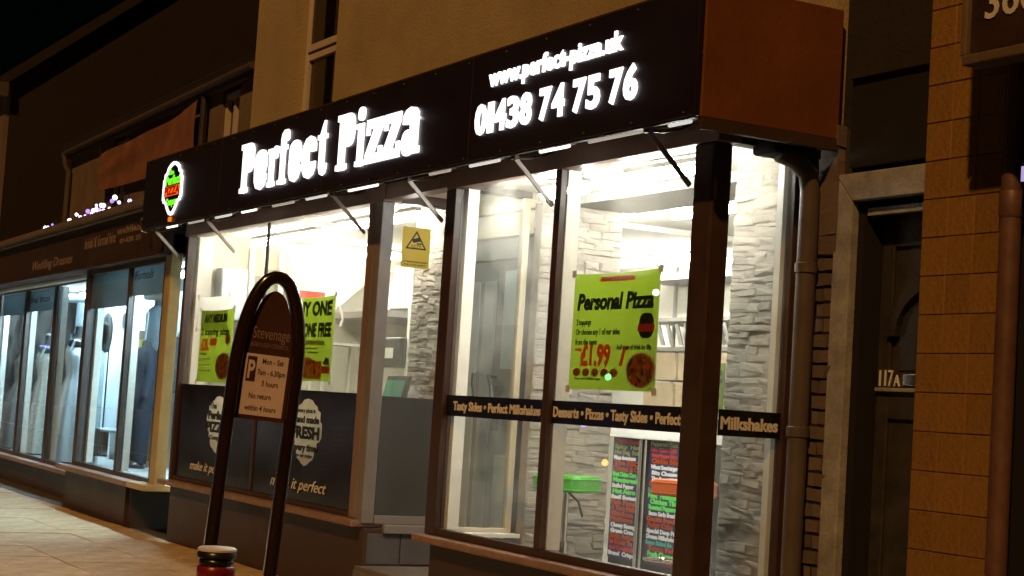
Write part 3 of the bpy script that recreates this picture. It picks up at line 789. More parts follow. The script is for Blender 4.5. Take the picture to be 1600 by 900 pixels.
tube_light('unseen tube lamp added to brighten the menu counter, behind the dropped beam', (-12.2,6.98,3.05), (-10.8,6.98,3.05), .03, 'e_tube_r')  # extra lamp out of view, added to light the counter words
bl = thing('bulkhead_light', 'small round bulkhead light on the ceiling over the entrance door', 'light', (-11.1,5.72,3.09))
obj('lamp_dome', MB().lathe((-11.1,5.72,3.03), [(.001,0),(.05,.006),(.08,.03),(.085,.05)], 14), 'e_dome', bl, True)
obj('base', MB().lathe((-11.1,5.72,3.08), [(.09,0),(.09,.02)], 14), 'paper', bl, True)

# ================================================================== POSTERS AND NOTICES
def poster(name, label, cat, x0, x1, z0, z1, y, mt='lime'):
    t = thing(name, label, cat, ((x0+x1)/2, y, (z0+z1)/2))
    n = 14; mb = MB(); vs = []; fs = []
    for i in range(n+1):
        for j in range(7):
            a = i/n; b = j/6
            wv = .004*math.sin(a*9+b*2) + .006*abs(a-.5)*b
            vs.append((x0+(x1-x0)*a, y + wv*0.5 + .003, z0+(z1-z0)*b - .012*b*b*4*a*(1-a)))
    for i in range(n):
        for j in range(6):
            k = lambda ii, jj: ii*7+jj
            fs.append((k(i,j), k(i+1,j), k(i+1,j+1), k(i,j+1)))
    obj('sheet', MB().add(vs, fs), mt, t, True)
    for cx, cz in ((x0,z1),(x1,z1),(x0,z0),(x1,z0)):
        obj('tape', MB().box(cx-.025,y-.0015,cz-.022,cx+.025,y-.0005,cz+.022), 'paper', t)
    return t
YP = 5.412
def pw(par, items, mt, y=YP-.002):
    for s, x, z, wd, ht, off, sh in items:
        obj('printed_words', letters(MB(), s, (x, y, z), X, wd, ht, off=off, shear=sh, thick=.0015), mt, par)
def disc(par, cx, cz, rx, rz, mt='food', y=YP-.002, rim=True):
    if rim: obj('pizza_crust', MB().prism(sup(cx,cz,rx,rz,26,2), (0,y,0), X, Z, .001), 'card', par)
    o = obj('pizza_picture', MB().prism(sup(cx,cz,rx*.9,rz*.9,26,2), (0,y-.0012,0), X, Z, .001), mt, par); return o
# personal pizza
pp = poster('poster', 'lime green poster reading Personal Pizza in the right bay window', 'poster', -8.99, -8.04, 1.655, 2.365, YP)
pw(pp, [('Personal Pizza',-8.93,2.135,.84,.105,.045,.15),('2 toppings',-8.93,2.045,.17,.038,.025,0),('Or choose any 1 of our sides',-8.93,1.985,.50,.038,.025,0),('from the menu',-8.93,1.925,.25,.036,.025,0),('Add a can of drink for 90p',-8.46,1.895,.37,.032,.025,0),('Terms and conditions apply',-8.92,1.712,.30,.016,.01,0)], 'ink')
pw(pp, [('\u00a31.99',-8.86,1.795,.34,.135,.05,0),('/',-8.42,1.80,.07,.115,.06,0),('only',-8.93,1.885,.09,.03,.03,0.3)], 'ink_orange')
obj('print_block', MB().box(-8.68,YP-.002,2.305,-8.30,YP-.0005,2.335), 'ink_orange', pp)
obj('printed_words', letters(MB(),'TERMS FOR LUNCH',(-8.66,YP-.0025,2.311),X,.34,.018,off=.02,thick=.0012), 'ink_red', pp)
disc(pp, -8.19, 1.775, .155, .105)
for k in range(5): disc(pp, -8.895+.105*k, 1.758, .042, .026)
obj('logo', MB().prism(sup(-8.155,2.035,.075,.075,20,3), (0,YP-.002,0), X, Z, .001), 'ink', pp)
obj('logo_band', MB().box(-8.24,YP-.0045,2.00,-8.07,YP-.0031,2.045), 'ink_red', pp)
# any medium
p3m = poster('poster', 'lime green poster reading Any Medium in the left end of the left bay window', 'poster', -16.05, -15.10, 1.585, 2.285, YP)
pw(p3m, [('ANY MEDIUM',-15.93,2.155,.66,.085,.05,.1),('2 topping pizza',-15.99,2.035,.80,.07,.035,.1),('collection',-15.99,1.845,.20,.025,.02,0),('when you buy online',-15.99,1.69,.34,.016,.01,0)], 'ink')
pw(p3m, [('\u00a36.99',-15.98,1.885,.46,.125,.055,.1)], 'ink_orange')
pw(p3m, [('extra toppings from 99p',-15.99,1.80,.30,.018,.01,0),('delivery or collection',-15.99,1.745,.30,.018,.01,0)], 'ink_pale')
disc(p3m, -15.30, 1.74, .22, .13); disc(p3m, -15.22, 2.0, .07, .06)
# buy one
bo = poster('poster', 'lime green poster reading Buy One Get One Free behind the parking sign', 'poster', -13.690, -12.720, 1.635, 2.345, YP)
pw(bo, [('BUY ONE',-13.610,2.175,.84,.125,.05,.05),('GET ONE FREE',-13.640,2.00,.88,.12,.05,.05),('on all large and medium pizzas',-13.610,1.90,.60,.018,.015,0),('collection or delivery',-13.610,1.865,.60,.018,.015,0)], 'ink')
obj('print_block', MB().box(-13.610,YP-.002,1.935,-12.890,YP-.0005,1.972), 'ink_pale', bo)
obj('pizza_picture', MB().box(-13.680,YP-.002,1.655,-12.910,YP-.0005,1.80), 'food', bo)
disc(bo, -13.340, 1.79, .30, .055, rim=False)
obj('print_block', MB().box(-12.910,YP-.0024,1.70,-12.740,YP-.0009,1.76), 'ink_red', bo)
obj('print_block', MB().prism([(-12.890,1.775),(-12.750,1.765),(-12.770,1.82),(-12.840,1.835)], (0,YP-.002,0), X, Z, .0015), 'ink', bo)
# white sheet
wsn = poster('paper_notice', 'plain white sheet taped behind the Any Medium poster', 'notice', -16.20, -15.30, 2.10, 2.42, YP+.012, 'paper_t')
# cctv notice on the entrance return glass (faces +X)
cx = -11.797
cn = thing('camera_notice', 'yellow warning notice with a black triangle and a camera', 'notice', (cx,5.655,2.70))
obj('sheet', MB().box(cx,5.535,2.545,cx+.003,5.775,2.86), 'yellow', cn)
tri = [(5.655,2.835),(5.565,2.69),(5.745,2.69)]; tin = [(5.655,2.812),(5.584,2.701),(5.726,2.701)]
obj('triangle', MB().ring([(a,b) for a,b in tri],[(a,b) for a,b in tin],(cx+.0032,0,0),Y,Z,.002),'ink',cn)
obj('camera_symbol', MB().prism([(5.615,2.765),(5.68,2.785),(5.695,2.755),(5.63,2.738)],(cx+.0032,0,0),Y,Z,.002).prism([(5.66,2.74),(5.70,2.738),(5.70,2.728),(5.66,2.73)],(cx+.0032,0,0),Y,Z,.0022),'ink',cn)
for a, y_, z_, w_, h_ in (('CCTV',5.61,2.704,.09,.022),('CCTV IMAGES ARE BEING RECORDED',5.55,2.585,.21,.012),('FOR YOUR SAFETY',5.56,2.562,.19,.012)):
    obj('printed_words', letters(MB(), a, (cx+.0035,y_,z_), Y, w_, h_, off=.02, thick=.0015), 'ink', cn)
gs = thing('lime_notice', 'narrow lime green strip of paper hanging beside the right stone pier', 'notice', (-8.30,6.0,1.72))
obj('sheet', MB().box(-8.36,6.04,1.57,-8.235,6.046,1.86), 'lime', gs)
for a, z_ in (('FREE',1.79),('WIFI',1.74)): obj('printed_words', letters(MB(),a,(-8.345,6.038,z_),X,.09,.025,off=.02), 'ink', gs)

# ================================================================== STOOLS
def stool(label, x, y, mt, rot):
    t = thing('bar_stool', label, 'stool', (x,y,.262), 'bar stools behind the right bay')
    mb = MB(); c, s = math.cos(rot), math.sin(rot)
    A = Vector((c,s,0)); B = Vector((-s,c,0))
    pts = [(.2*a, .19*b) for a, b in sup(0,0,1,1,28,5)]
    o = Vector((x,y,0))
    mb.v += [tuple(o+A*px+B*py+Z*z) for z, k in ((.965,.95),(.975,1),(1.065,1),(1.078,.95)) for px, py in [(q[0]*k,q[1]*k) for q in pts]]
    n = len(pts)
    for L in range(3):
        for j in range(n): mb.f.append((L*n+j, L*n+(j+1)%n, (L+1)*n+(j+1)%n, (L+1)*n+j))
    mb.f.append(tuple(range(n))[::-1]); mb.f.append(tuple(range(3*n,4*n)))
    obj('seat', mb, mt, t, True)
    for zz in (.985, 1.058):
        obj('seat_piping', MB().tube([tuple(o+A*px*1.01+B*py*1.01+Z*zz) for px, py in pts+pts[:1]], .005, 5), mt, t, True)
    obj('stem', MB().tube([(x,y,.28),(x,y,.62),(x,y,.621),(x,y,.964)], [.030,.030,.019,.019], 12), 'chrome', t, True)
    obj('base', MB().lathe((x,y,.262), [(.20,0),(.20,.008),(.15,.022),(.05,.04),(.032,.06)], 28), 'chrome', t, True)
    ring = [tuple(o + A*(.15*math.cos(q)-.13)*1 + B*.12*math.sin(q) + Z*.50) for q in [i*math.pi*2/18 for i in range(19)]]
    obj('footrest', MB().tube(ring, .011, 8), 'chrome', t, True)
    obj('lever', MB().tube([tuple(o+A*.02+Z*.96),tuple(o+A*.10+Z*.90),tuple(o+A*.14+Z*.80)], .008, 6), 'black_plastic', t, True)
stool('bar stool with a square bright green seat behind the thin mullion', -10.10, 6.12, 'green_seat', math.radians(28))
stool('bar stool with an orange red seat behind the brown corner post', -10.02, 7.05, 'orange_seat', math.radians(28))
# chrome leaflet stand right of the orange stool
ls = thing('wire_stand', 'narrow chrome wire stand between the corner post and the right stone pier', 'stand', (-8.33,5.90,.262))
for dx, dy in ((0,0),(.07,.03)):
    obj('upright', MB().tube([(-8.33+dx,5.88+dy,.27),(-8.33+dx,5.88+dy,1.04)], .010, 8), 'chrome', ls, True)
obj('crossbar', MB().tube([(-8.33,5.88,.72),(-8.26,5.91,.72)], .008, 6).tube([(-8.33,5.88,.95),(-8.26,5.91,.90)], .006, 6), 'chrome', ls, True)
obj('base', MB().box(-8.42,5.82,.262,-8.20,5.98,.30), 'bridal_wall', ls, bev=.008)

# ================================================================== COUNTER WITH PRINTED FRONT
ct = thing('menu_counter', 'shop counter whose dark front is covered with coloured menu words', 'counter', (-11.4,7.95,.262))
obj('body', MB().box(-12.16,7.815,.275,-10.70,8.40,1.33), 'black_plastic', ct)
obj('worktop', MB().box(-12.20,7.76,1.332,-10.68,8.42,1.43), 'paper', ct, bev=.006)
LP, RP = (-12.15,-11.72), (-11.60,-10.72)
obj('front_panel', MB().box(LP[0],7.80,.33,LP[1],7.812,1.328), 'navy', ct)
obj('front_panel', MB().box(RP[0],7.80,.33,RP[1],7.812,1.328), 'navy', ct)
obj('chrome_post', MB().tube([(-11.69,7.775,.262),(-11.69,7.775,1.33)], .020, 10).tube([(-11.63,7.78,.262),(-11.63,7.78,1.33)], .014, 8), 'chrome', ct, True)
obj('kick_plate', MB().box(-12.15,7.83,.262,-10.72,7.86,.329), 'steel', ct)
L1 = [('Classic Pizzas','ink_red'),('Spicy  Hot','ink_pale'),('Hot Dog  Beef','ink_pale'),('Mince Sweetcorn','ink_white'),('The BBQ','ink_orange'),('Cheese & O','ink_orange'),('Meat Onion Corn','ink_green'),('Montereal','ink_green'),('Stuffed Pepper','ink_white'),('Hot Aero','ink_green'),('Basil Sweet','ink_white'),('Fish Food','ink_orange'),('A Tuna Melt','ink_orange'),('Mexican','ink_orange'),('Heatwave','ink_orange'),('Cheesy Sausage','ink_white'),('Green Crea','ink_white'),('Italia Aztec','ink_orange'),('Ks Rooster The','ink_orange'),('and Doughballs','ink_red'),('Brand  Crisps','ink_white')]
L2 = [('Pepperoni Feast','ink_pale'),('Hot  Corn Chilli','ink_red'),('Sweet Pepper Farm','ink_red'),('Chicken Salsa','ink_orange'),('Wheat Beanburger','ink_white'),('Bite Cheese','ink_white'),('The Sauce Herbs','ink_white'),('Onion Chicken Melt','ink_orange'),('Smoked Prawns','ink_teal'),('Ham  Pineapple','ink_green'),('Chicken Tikka','ink_green'),('Roasted Peppers','ink_green'),('Bacon Garlic Bread','ink_white'),('Chocolate Brownie','ink_orange'),('Fudge Cake','ink_orange'),('Special Deep Pan','ink_white'),('Dream Milkshake','ink_white'),('Sauce Baked Be','ink_teal'),('Town Feta','ink_orange'),('Fresh Cherry','ink_green'),('Dessert Cream','ink_red')]
rw_ = random.Random(5)
for (x0, x1), LL in ((LP, L1), (RP, L2)):
    per = {}
    n = len(LL); z = 1.322; hh = (1.322-.34)/n
    for i, (s, mt) in enumerate(LL):
        big = .90 if mt in ('ink_orange','ink_green') else .78
        half = (x0 + (x1-x0)*.5)
        if x1-x0 > .6:
            a = rw_.uniform(.36,.44)
            obj('menu_word', letters(MB(), s, (x0+rw_.uniform(.01,.05), 7.7985, z-hh*(i+1)+.009), X, a, hh*big, off=.065, thick=.001), mt, ct)
            s2, m2 = LL[(i*5+3) % n]
            obj('menu_word', letters(MB(), s2, (x0+.49, 7.7985, z-hh*(i+1)+.009), X, rw_.uniform(.30,.38), hh*.78, off=.065, thick=.001), m2, ct)
        else:
            a = rw_.uniform(.33,.40)
            obj('menu_word', letters(MB(), s, (x0+rw_.uniform(.01,.03), 7.7985, z-hh*(i+1)+.009), X, a, hh*big, off=.065, thick=.001), mt, ct)
tag(obj('leaflet_card', MB().obox((-12.03,7.80,1.432),(.20,.0,0),(0,.02,.0),(0,.03,.17)), 'paper'), 'blank white card standing on the counter top', 'card')
tag(obj('till_roll_box', MB().box(-11.78,7.84,1.432,-11.1,8.10,1.52), 'cream', bev=.006), 'low cream box lying on the counter top under the lime poster', 'box')

# ================================================================== KITCHEN BEHIND
sh = thing('shelf_rack', 'white wall shelving with slatted steel rack behind the personal pizza poster', 'shelf', (-13.0,9.3,.262))
obj('shelf_board', MB().box(-13.95,9.10,2.83,-12.05,9.54,2.90), 'steel', sh, bev=.004)
obj('shelf_board', MB().box(-13.70,9.00,2.42,-12.05,9.54,2.46), 'steel', sh, bev=.004)
for k in range(9):
    obj('slat', MB().obox((-13.45+.15*k,9.0,2.20),(.05,0,0),(0,.02,0),(-.10,0,.20)), 'steel', sh)
obj('shelf_board', MB().box(-13.75,8.95,2.14,-12.0,9.54,2.18), 'steel', sh, bev=.004)
obj('shelf_board', MB().box(-13.75,8.95,1.54,-12.0,9.54,1.585), 'white_frame', sh, bev=.004)
for x in (-13.72,-12.04): obj('upright', MB().box(x,9.40,.262,x+.03,9.43,3.0), 'steel', sh)
nb = 0
for (bx, bz), lab in zip(((-13.55,1.59),(-13.02,1.59),(-12.50,1.59),(-13.52,1.872),(-13.0,1.872),(-12.49,1.872)),
        ('flat cardboard pizza carton, lower left of the stack on the kitchen shelf','cardboard carton, lower middle of the stack on the kitchen shelf','cardboard carton, lower right of the stack on the kitchen shelf',
         'cardboard carton, upper left of the stack on the kitchen shelf','cardboard carton, upper middle of the stack on the kitchen shelf','cardboard carton, upper right of the stack on the kitchen shelf')):
    b = thing('pizza_carton', lab, 'box', (bx+.24,9.2,bz), 'cartons on the kitchen shelf')
    obj('carton', MB().box(bx,9.0,bz,bx+.49,9.45,bz+.255), 'card', b, bev=.006)
    obj('flap', MB().box(bx+.01,8.990,bz+.20,bx+.48,8.998,bz+.262), 'card', b)
# left kitchen: hood, pipes, doors, drinks fridge, hand dryer
hd = thing('extractor_hood', 'stainless steel extractor hood over the ovens behind the left bay', 'hood', (-15.6,7.3,2.2))
mb = MB(); mb.add([(-16.40,6.95,2.40),(-15.0,6.95,2.40),(-15.0,8.4,2.40),(-16.40,8.4,2.40),(-16.40,7.45,2.86),(-15.5,7.45,2.86),(-15.5,8.4,2.86),(-16.40,8.4,2.86)],
   [(0,3,2,1),(4,5,6,7),(0,1,5,4),(1,2,6,5),(2,3,7,6),(3,0,4,7)])
obj('canopy', mb, 'steel', hd); obj('rim', MB().box(-16.40,6.94,2.33,-14.98,8.42,2.398), 'steel', hd, bev=.004)
obj('duct', MB().box(-16.2,7.6,2.862,-15.6,8.3,3.07), 'steel', hd)
pr = thing('wall_pipe', 'white vertical pipes boxed against the party wall behind the left bay', 'pipe', (-16.38,6.2,.262))
for y in (6.02, 6.16, 6.34): obj('pipe', MB().tube([(-16.37,y,.27),(-16.37,y,2.98)], .035 if y != 6.16 else .022, 10), 'white_frame', pr, True)
bd = thing('shade_boards', 'olive grey boarding added as shade on the party wall in the left end of the bay', 'boarding', (-16.4,6.0,1.2))
for y0, y1, z1 in ((5.66,5.95,2.16),(6.06,6.13,2.70),(6.20,6.30,2.78),(6.385,6.46,2.6)):
    obj('board', MB().box(-16.419,y0,1.0,-16.395,y1,z1), 'olive_shade', bd, bev=.004)  # dark strips added as shade between the pipes
cb = thing('wall_cabinet', 'pale grey blue cabinet high on the party wall in the left end of the bay', 'cabinet', (-16.3,5.85,2.5))
obj('carcass', MB().box(-16.415,5.66,2.22,-16.25,5.94,2.74), 'door_panel', cb, bev=.006)
obj('door', MB().box(-16.249,5.67,2.23,-16.235,5.93,2.73), 'bridal_wall', cb, bev=.004)
pf = thing('red_panel', 'red and white printed panel on the party wall above the buy one poster', 'panel', (-16.4,6.8,2.55))
obj('sheet', MB().box(-16.418,6.55,2.38,-16.412,7.15,2.62), 'paper', pf); obj('red_band', MB().box(-16.4115,6.56,2.44,-16.4095,6.86,2.60), 'ink_red', pf)
rk = thing('tray_rack', 'white metal frame rack standing behind the end of the left bay', 'rack', (-15.9,6.9,.262))
for x, y in ((-16.1,6.62),(-15.75,6.62),(-16.1,7.05),(-15.75,7.05)): obj('upright', MB().tube([(x,y,.27),(x,y,2.05)], .018, 8), 'white_frame', rk, True)
for z in (.8,1.3,2.04): obj('shelf', MB().box(-16.12,6.60,z,-15.73,7.07,z+.025), 'white_frame', rk)
hdz = thing('hook_bracket', 'white curled bracket fixed above the tray rack', 'bracket', (-16.2,6.75,2.2))
obj('hook', MB().tube([(-15.9,6.62,2.06),(-15.9,6.62,2.30),(-15.9,6.68,2.42),(-15.9,6.80,2.44),(-15.9,6.86,2.34),(-15.9,6.84,2.24)], .018, 8), 'white_frame', hdz, True)
dt = thing('card_terminal', 'dark green till screen at the end of the left bay by the post', 'till', (-12.35,5.9,1.6))
obj('screen', MB().obox((-12.52,5.78,1.50),(.30,.05,0),(0,.03,0),(0,.05,.22)), 'black_plastic', dt, bev=.006)
obj('display', MB().obox((-12.495,5.779,1.53),(.25,.042,0),(0,.003,0),(0,.036,.15)), 'ink_teal', dt)
obj('stand', MB().tube([(-12.4,5.85,1.2),(-12.4,5.85,1.52)], .03, 8), 'black_plastic', dt)
ck = thing('low_counter', 'white counter running behind the dark vinyl of the left bay', 'counter', (-14.2,6.0,.262))
obj('body', MB().box(-16.3,5.75,.275,-12.2,6.0,1.16), 'plaster_g', ck); obj('worktop', MB().box(-16.35,5.70,1.162,-12.15,6.05,1.20), 'paper', ck)
hdry = thing('hand_dryer', 'grey towel dispenser on the wall left of the stone pier behind the camera notice', 'dispenser', (-13.3,6.25,1.95))
obj('body', MB().box(-13.52,6.20,1.80,-13.10,6.36,2.06), 'black_plastic', hdry, bev=.02); obj('label', MB().box(-13.40,6.196,1.88,-13.24,6.199,1.97), 'paper', hdry)
obj('post', MB().box(-13.12,6.26,.262,-13.02,6.36,2.5), 'paper', hdry)
duct2 = thing('boiler_box', 'white boiler box with grey duct high behind the camera notice', 'boiler', (-13.7,6.6,2.6))
obj('casing', MB().box(-14.1,6.55,2.35,-13.55,7.0,2.75), 'paper', duct2, bev=.01); obj('duct', MB().box(-13.9,6.6,2.752,-13.7,6.9,3.06), 'steel', duct2)
bt = thing('sauce_bottle', 'small white bottle on the sill at the foot of the stone pier', 'bottle', (-12.35,6.0,1.58))
obj('shelf_bracket', MB().box(-12.9,5.95,1.49,-12.0,6.095,1.512), 'white_frame', bt)
obj('bottle', MB().lathe((-12.38,6.0,1.513), [(.035,0),(.04,.02),(.04,.08),(.018,.12),(.018,.14)], 12), 'paper', bt, True)

# ================================================================== BRIDAL SHOP NEXT DOOR
TH = math.radians(1.8)
BU = Vector((math.cos(TH), -math.sin(TH), 0))       # along its front towards the pizza shop
BN = Vector((-math.sin(TH), -math.cos(TH), 0))      # out of its front, towards the road
B0 = Vector((-17.10, 5.40, 0))
def bp(s, d, z): return B0 - BU*s - BN*d + Z*z       # s metres left of the corner post, d behind the glass
def bbox(mb, s0, s1, d0, d1, z0, z1): return mb.obox(bp(s1, d0, z0), BU*(s1-s0), -BN*(d1-d0), Z*(z1-z0))
br = thing('bridal_shop', 'low rendered dress shop with a brown fascia and dresses in its windows', 'shop', tuple(bp(4,0,0)))
obj('upper_wall', bbox(bbox(bbox(bbox(MB(), -.45,.30,.70,6,3.0,4.90), .92,4.95,.70,6,3.0,4.90), 5.75,8.3,.70,6,3.0,4.9), .30,.92,.85,6,3.0,4.9), 'cottage', br)
obj('upper_wall', bbox(MB(), 4.95,5.75,.85,6,3.0,4.9), 'cottage', br)
for a, b in ((.30,.92),(4.95,5.75)):
    wn = obj('upper_window', bbox(bbox(bbox(bbox(bbox(MB(), a,a+.07,.74,.84,4.0,4.80), b-.07,b,.74,.84,4.0,4.80), a+.07,b-.07,.74,.84,4.73,4.80), a+.07,b-.07,.74,.84,4.0,4.07), (a+b)/2-.03,(a+b)/2+.03,.745,.835,4.07,4.73), 'white_pl', br)
    obj('pane', bbox(MB(), a+.07,(a+b)/2-.03,.79,.80,4.07,4.73), 'dark_glass', wn)
    obj('pane', bbox(MB(), (a+b)/2+.03,b-.07,.79,.80,4.07,4.73), 'dark_glass', wn)
rf = MB(); q = [bp(-.45,.60,4.93), bp(8.5,.60,4.93), bp(8.5,4.6,7.0), bp(-.45,4.6,7.0)]
rf.add(q + [p + Z*.09 for p in q], [(0,3,2,1),(4,5,6,7),(0,1,5,4),(1,2,6,5),(2,3,7,6),(3,0,4,7)])
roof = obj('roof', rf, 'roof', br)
rt = MB()
for i in range(18):
    k = i/18
    a = bp(8.5,.60,5.025) + (bp(8.5,4.6,7.095)-bp(8.5,.60,5.025))*k
    rt.obox(a, BU*8.95, -BN*.23+Z*.095, Z*.028)
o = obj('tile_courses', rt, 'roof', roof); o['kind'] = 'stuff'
obj('gutter', MB().tube([bp(-.45,.575,4.905), bp(8.3,.575,4.885)], .042, 10), 'gutter', br, True)
obj('eaves_board', bbox(MB(), -.45,8.3,.625,.695,4.83,4.925), 'gutter', br)
obj('downpipe', MB().tube([bp(8.15,.56,4.87), bp(8.15,.58,4.72), bp(8.15,.64,4.62), bp(8.15,.64,3.4)], .04, 8), 'pipe', br, True)
obj('downpipe', MB().tube([bp(1.36,.62,4.84), bp(1.36,.62,3.4)], .04, 8), 'cable', br, True)
# fascia and cornice
obj('fascia_board', bbox(MB(), -.05,12.5,-.10,.0,2.91,3.40), 'bridal_fascia', br, bev=.004)
obj('cornice', bbox(bbox(MB(), -.05,12.5,-.22,.70,3.43,3.50), -.05,12.5,-.15,.70,3.40,3.43), 'bridal_cornice', br, bev=.008)
obj('fascia_soffit', bbox(MB(), -.05,12.5,-.12,1.9,2.88,2.91), 'bridal_fascia', br)
for a, s_, z_, w_, h_, o_, k_ in (('bridal & formal hire',3.5,3.12,1.5,.13,.01,.25),('www.brides.co.uk',1.95,3.20,1.25,.085,.02,0),('01438 35',1.80,3.09,.9,.06,.02,0),('Wedding Dresses',6.5,2.99,2.4,.12,.01,.25)):
    obj('fascia_lettering', letters(MB(), a, bp(s_,-.101,z_), BU, w_, h_, off=o_, shear=k_), 'bridal_text', br)
for s in (.35,): obj('hook', MB().tube([bp(s,-.10,3.30),bp(s,-.22,3.30),bp(s,-.27,3.22),bp(s,-.24,3.13),bp(s,-.18,3.12)], .012, 6), 'chrome', br, True)
# the projecting right bay and the set back left one
SB = .28
def pane(par, s0, s1, z0, z1, d=0): obj('pane', bbox(MB(), s0, s1, d+.02, d+.026, z0, z1), 'glass_b', par)
b1 = obj('display_window', bbox(MB(), .09,3.55,0,.06,.50,.55), 'bridal_frame', br, bev=.004)
obj('head_rail', bbox(MB(), .09,3.55,0,.06,2.82,2.88), 'bridal_frame', b1, bev=.004)
obj('corner_post', bbox(MB(), -.08,.13,-.02,.10,.50,2.90), 'bridal_post', b1, bev=.01)
obj('edge_bead', bbox(MB(), .135,.20,-.01,.07,.55,2.82), 'bridal_frame', b1)
obj('mullion', bbox(MB(), 1.58,1.68,0,.06,.55,2.82), 'bridal_frame', b1)
obj('inner_post', bbox(MB(), 1.56,1.68,.062,.14,.55,2.82), 'white_frame', b1)
obj('corner_post', bbox(MB(), 3.50,3.66,-.01,.10,.50,2.88), 'bridal_frame', b1, bev=.008)
obj('inner_post', bbox(MB(), 3.40,3.55,.102,.18,.55,2.82), 'white_frame', b1)
pane(b1, .20,1.58,.55,2.82); pane(b1, 1.68,3.50,.55,2.82)
obj('head_panel', bbox(MB(), .20,1.58,.032,.040,2.50,2.82), 'frost', b1, label='frosted strip with a small dark word')
obj('head_panel', bbox(MB(), 1.68,3.50,.032,.040,2.40,2.82), 'frost', b1)
obj('printed_words', letters(MB(), 'Formals', bp(1.38,-.0,2.67), BU, .75, .10, off=.0, shear=.3), 'ink', b1)
rp = obj('return_window', MB().obox(bp(-.08,.60,.50), BU*.07, BN*.48, Z*.05).obox(bp(-.08,.62,2.82), BU*.07, BN*.5, Z*.06), 'bridal_post', br)
obj('pane', MB().obox(bp(-.05,.60,.55), BU*.006, BN*.5, Z*2.27), 'glass_b', rp)
obj('sill', bbox(MB(), -.20,3.85,-.16,.12,.44,.50), 'sill', br, bev=.01)
obj('sill_end', bbox(MB(), -.22,.45,-.17,.62,.445,.508), 'bridal_post', br, bev=.01, label='cream sill end coloured as if lit by the pizza shop')
obj('plinth', bbox(MB(), 1.0,3.9,-.02,.5,-.03,.44), 'brown_dk', br); obj('plinth_return', bbox(MB(), .90,.998,.02,.8,-.03,.438), 'brown_dk', br)
b2 = obj('display_window', bbox(MB(), 3.66,10.8,SB,SB+.06,.36,.42), 'bridal_frame', br, bev=.004)
obj('head_rail', bbox(MB(), 3.66,10.8,SB,SB+.06,2.82,2.88), 'bridal_frame', b2, bev=.004)
for s in (4.75, 6.62, 8.62, 10.70): obj('mullion', bbox(MB(), s-.08,s+.10,SB-.005,SB+.065,.42,2.82), 'bridal_frame', b2, bev=.005); obj('inner_post', bbox(MB(), s-.10,s+.09,SB+.068,SB+.15,.42,2.82), 'white_frame', b2)
for a, c in ((3.66,4.67),(4.85,6.54),(6.72,8.54),(8.72,10.6)): pane(b2, a, c, .42, 2.82, SB)
obj('head_panel', bbox(MB(), 8.72,10.6,SB+.032,SB+.040,2.48,2.82), 'frost', b2); obj('head_panel', bbox(MB(), 6.72,8.54,SB+.032,SB+.040,2.50,2.82), 'frost', b2)
obj('printed_words', letters(MB(), 'Bridal dresses', bp(8.35,SB-.0,2.62), BU, 1.35, .10, off=.0, shear=.3), 'ink', b2)
obj('sill', bbox(MB(), 3.86,12.4,SB-.14,SB+.10,.31,.365), 'sill', br, bev=.01); obj('plinth', bbox(MB(), 3.92,12.4,SB,SB+.4,-.03,.31), 'brown_dk', br)
obj('display_floor', bbox(bbox(MB(), .0,3.66,.14,2.4,.44,.50), 3.661,12.4,SB+.1,2.4,.30,.36), 'bridal_floor', br)
obj('display_back', bbox(bbox(MB(), -.1,13.0,1.72,1.8,.2,2.95), 12.9,13.0,.3,1.72,.2,2.95), 'bridal_wall', br)
obj('display_ceiling', bbox(MB(), -.1,13,.16,2.4,2.84,2.875), 'bridal_wall', br)
obj('dark_divider', bbox(MB(), 11.2,12.6,1.55,1.58,.36,2.3), 'grey_vinyl', br)
for k, (lab, s0, s1, d, z) in enumerate((('cool white tube lamp above the suits in the dress shop window', .6, 2.4, .5, 2.77), ('cool white tube lamp above the white gown', 6.4, 7.8, .9, 2.77), ('cool white tube lamp at the far left of the dress shop', 9.0, 10.6, .9, 2.77))):
    l = thing('ceiling_light', lab, 'light', tuple(bp((s0+s1)/2, d, z)))
    obj('lamp_tube', MB().tube([bp(s0,d,z), bp(s1,d,z)], .028, 8), 'e_cool', l, True); obj('batten', bbox(MB(), s0,s1,d-.05,d+.05,z+.035,z+.068), 'paper', l)
gl = thing('globe_light', 'glowing white globe lamp in the side pane of the dress shop by the cream post', 'light', tuple(bp(.15,.75,2.45)))
obj('globe', MB().sphere(bp(.30,.95,2.50), .15, 10), em('globe_glow', (.95,.97,1.0), 3.0), gl, True)
obj('rod', MB().tube([bp(.30,.95,2.64), bp(.30,.95,2.84)], .012, 6), 'chrome', gl)

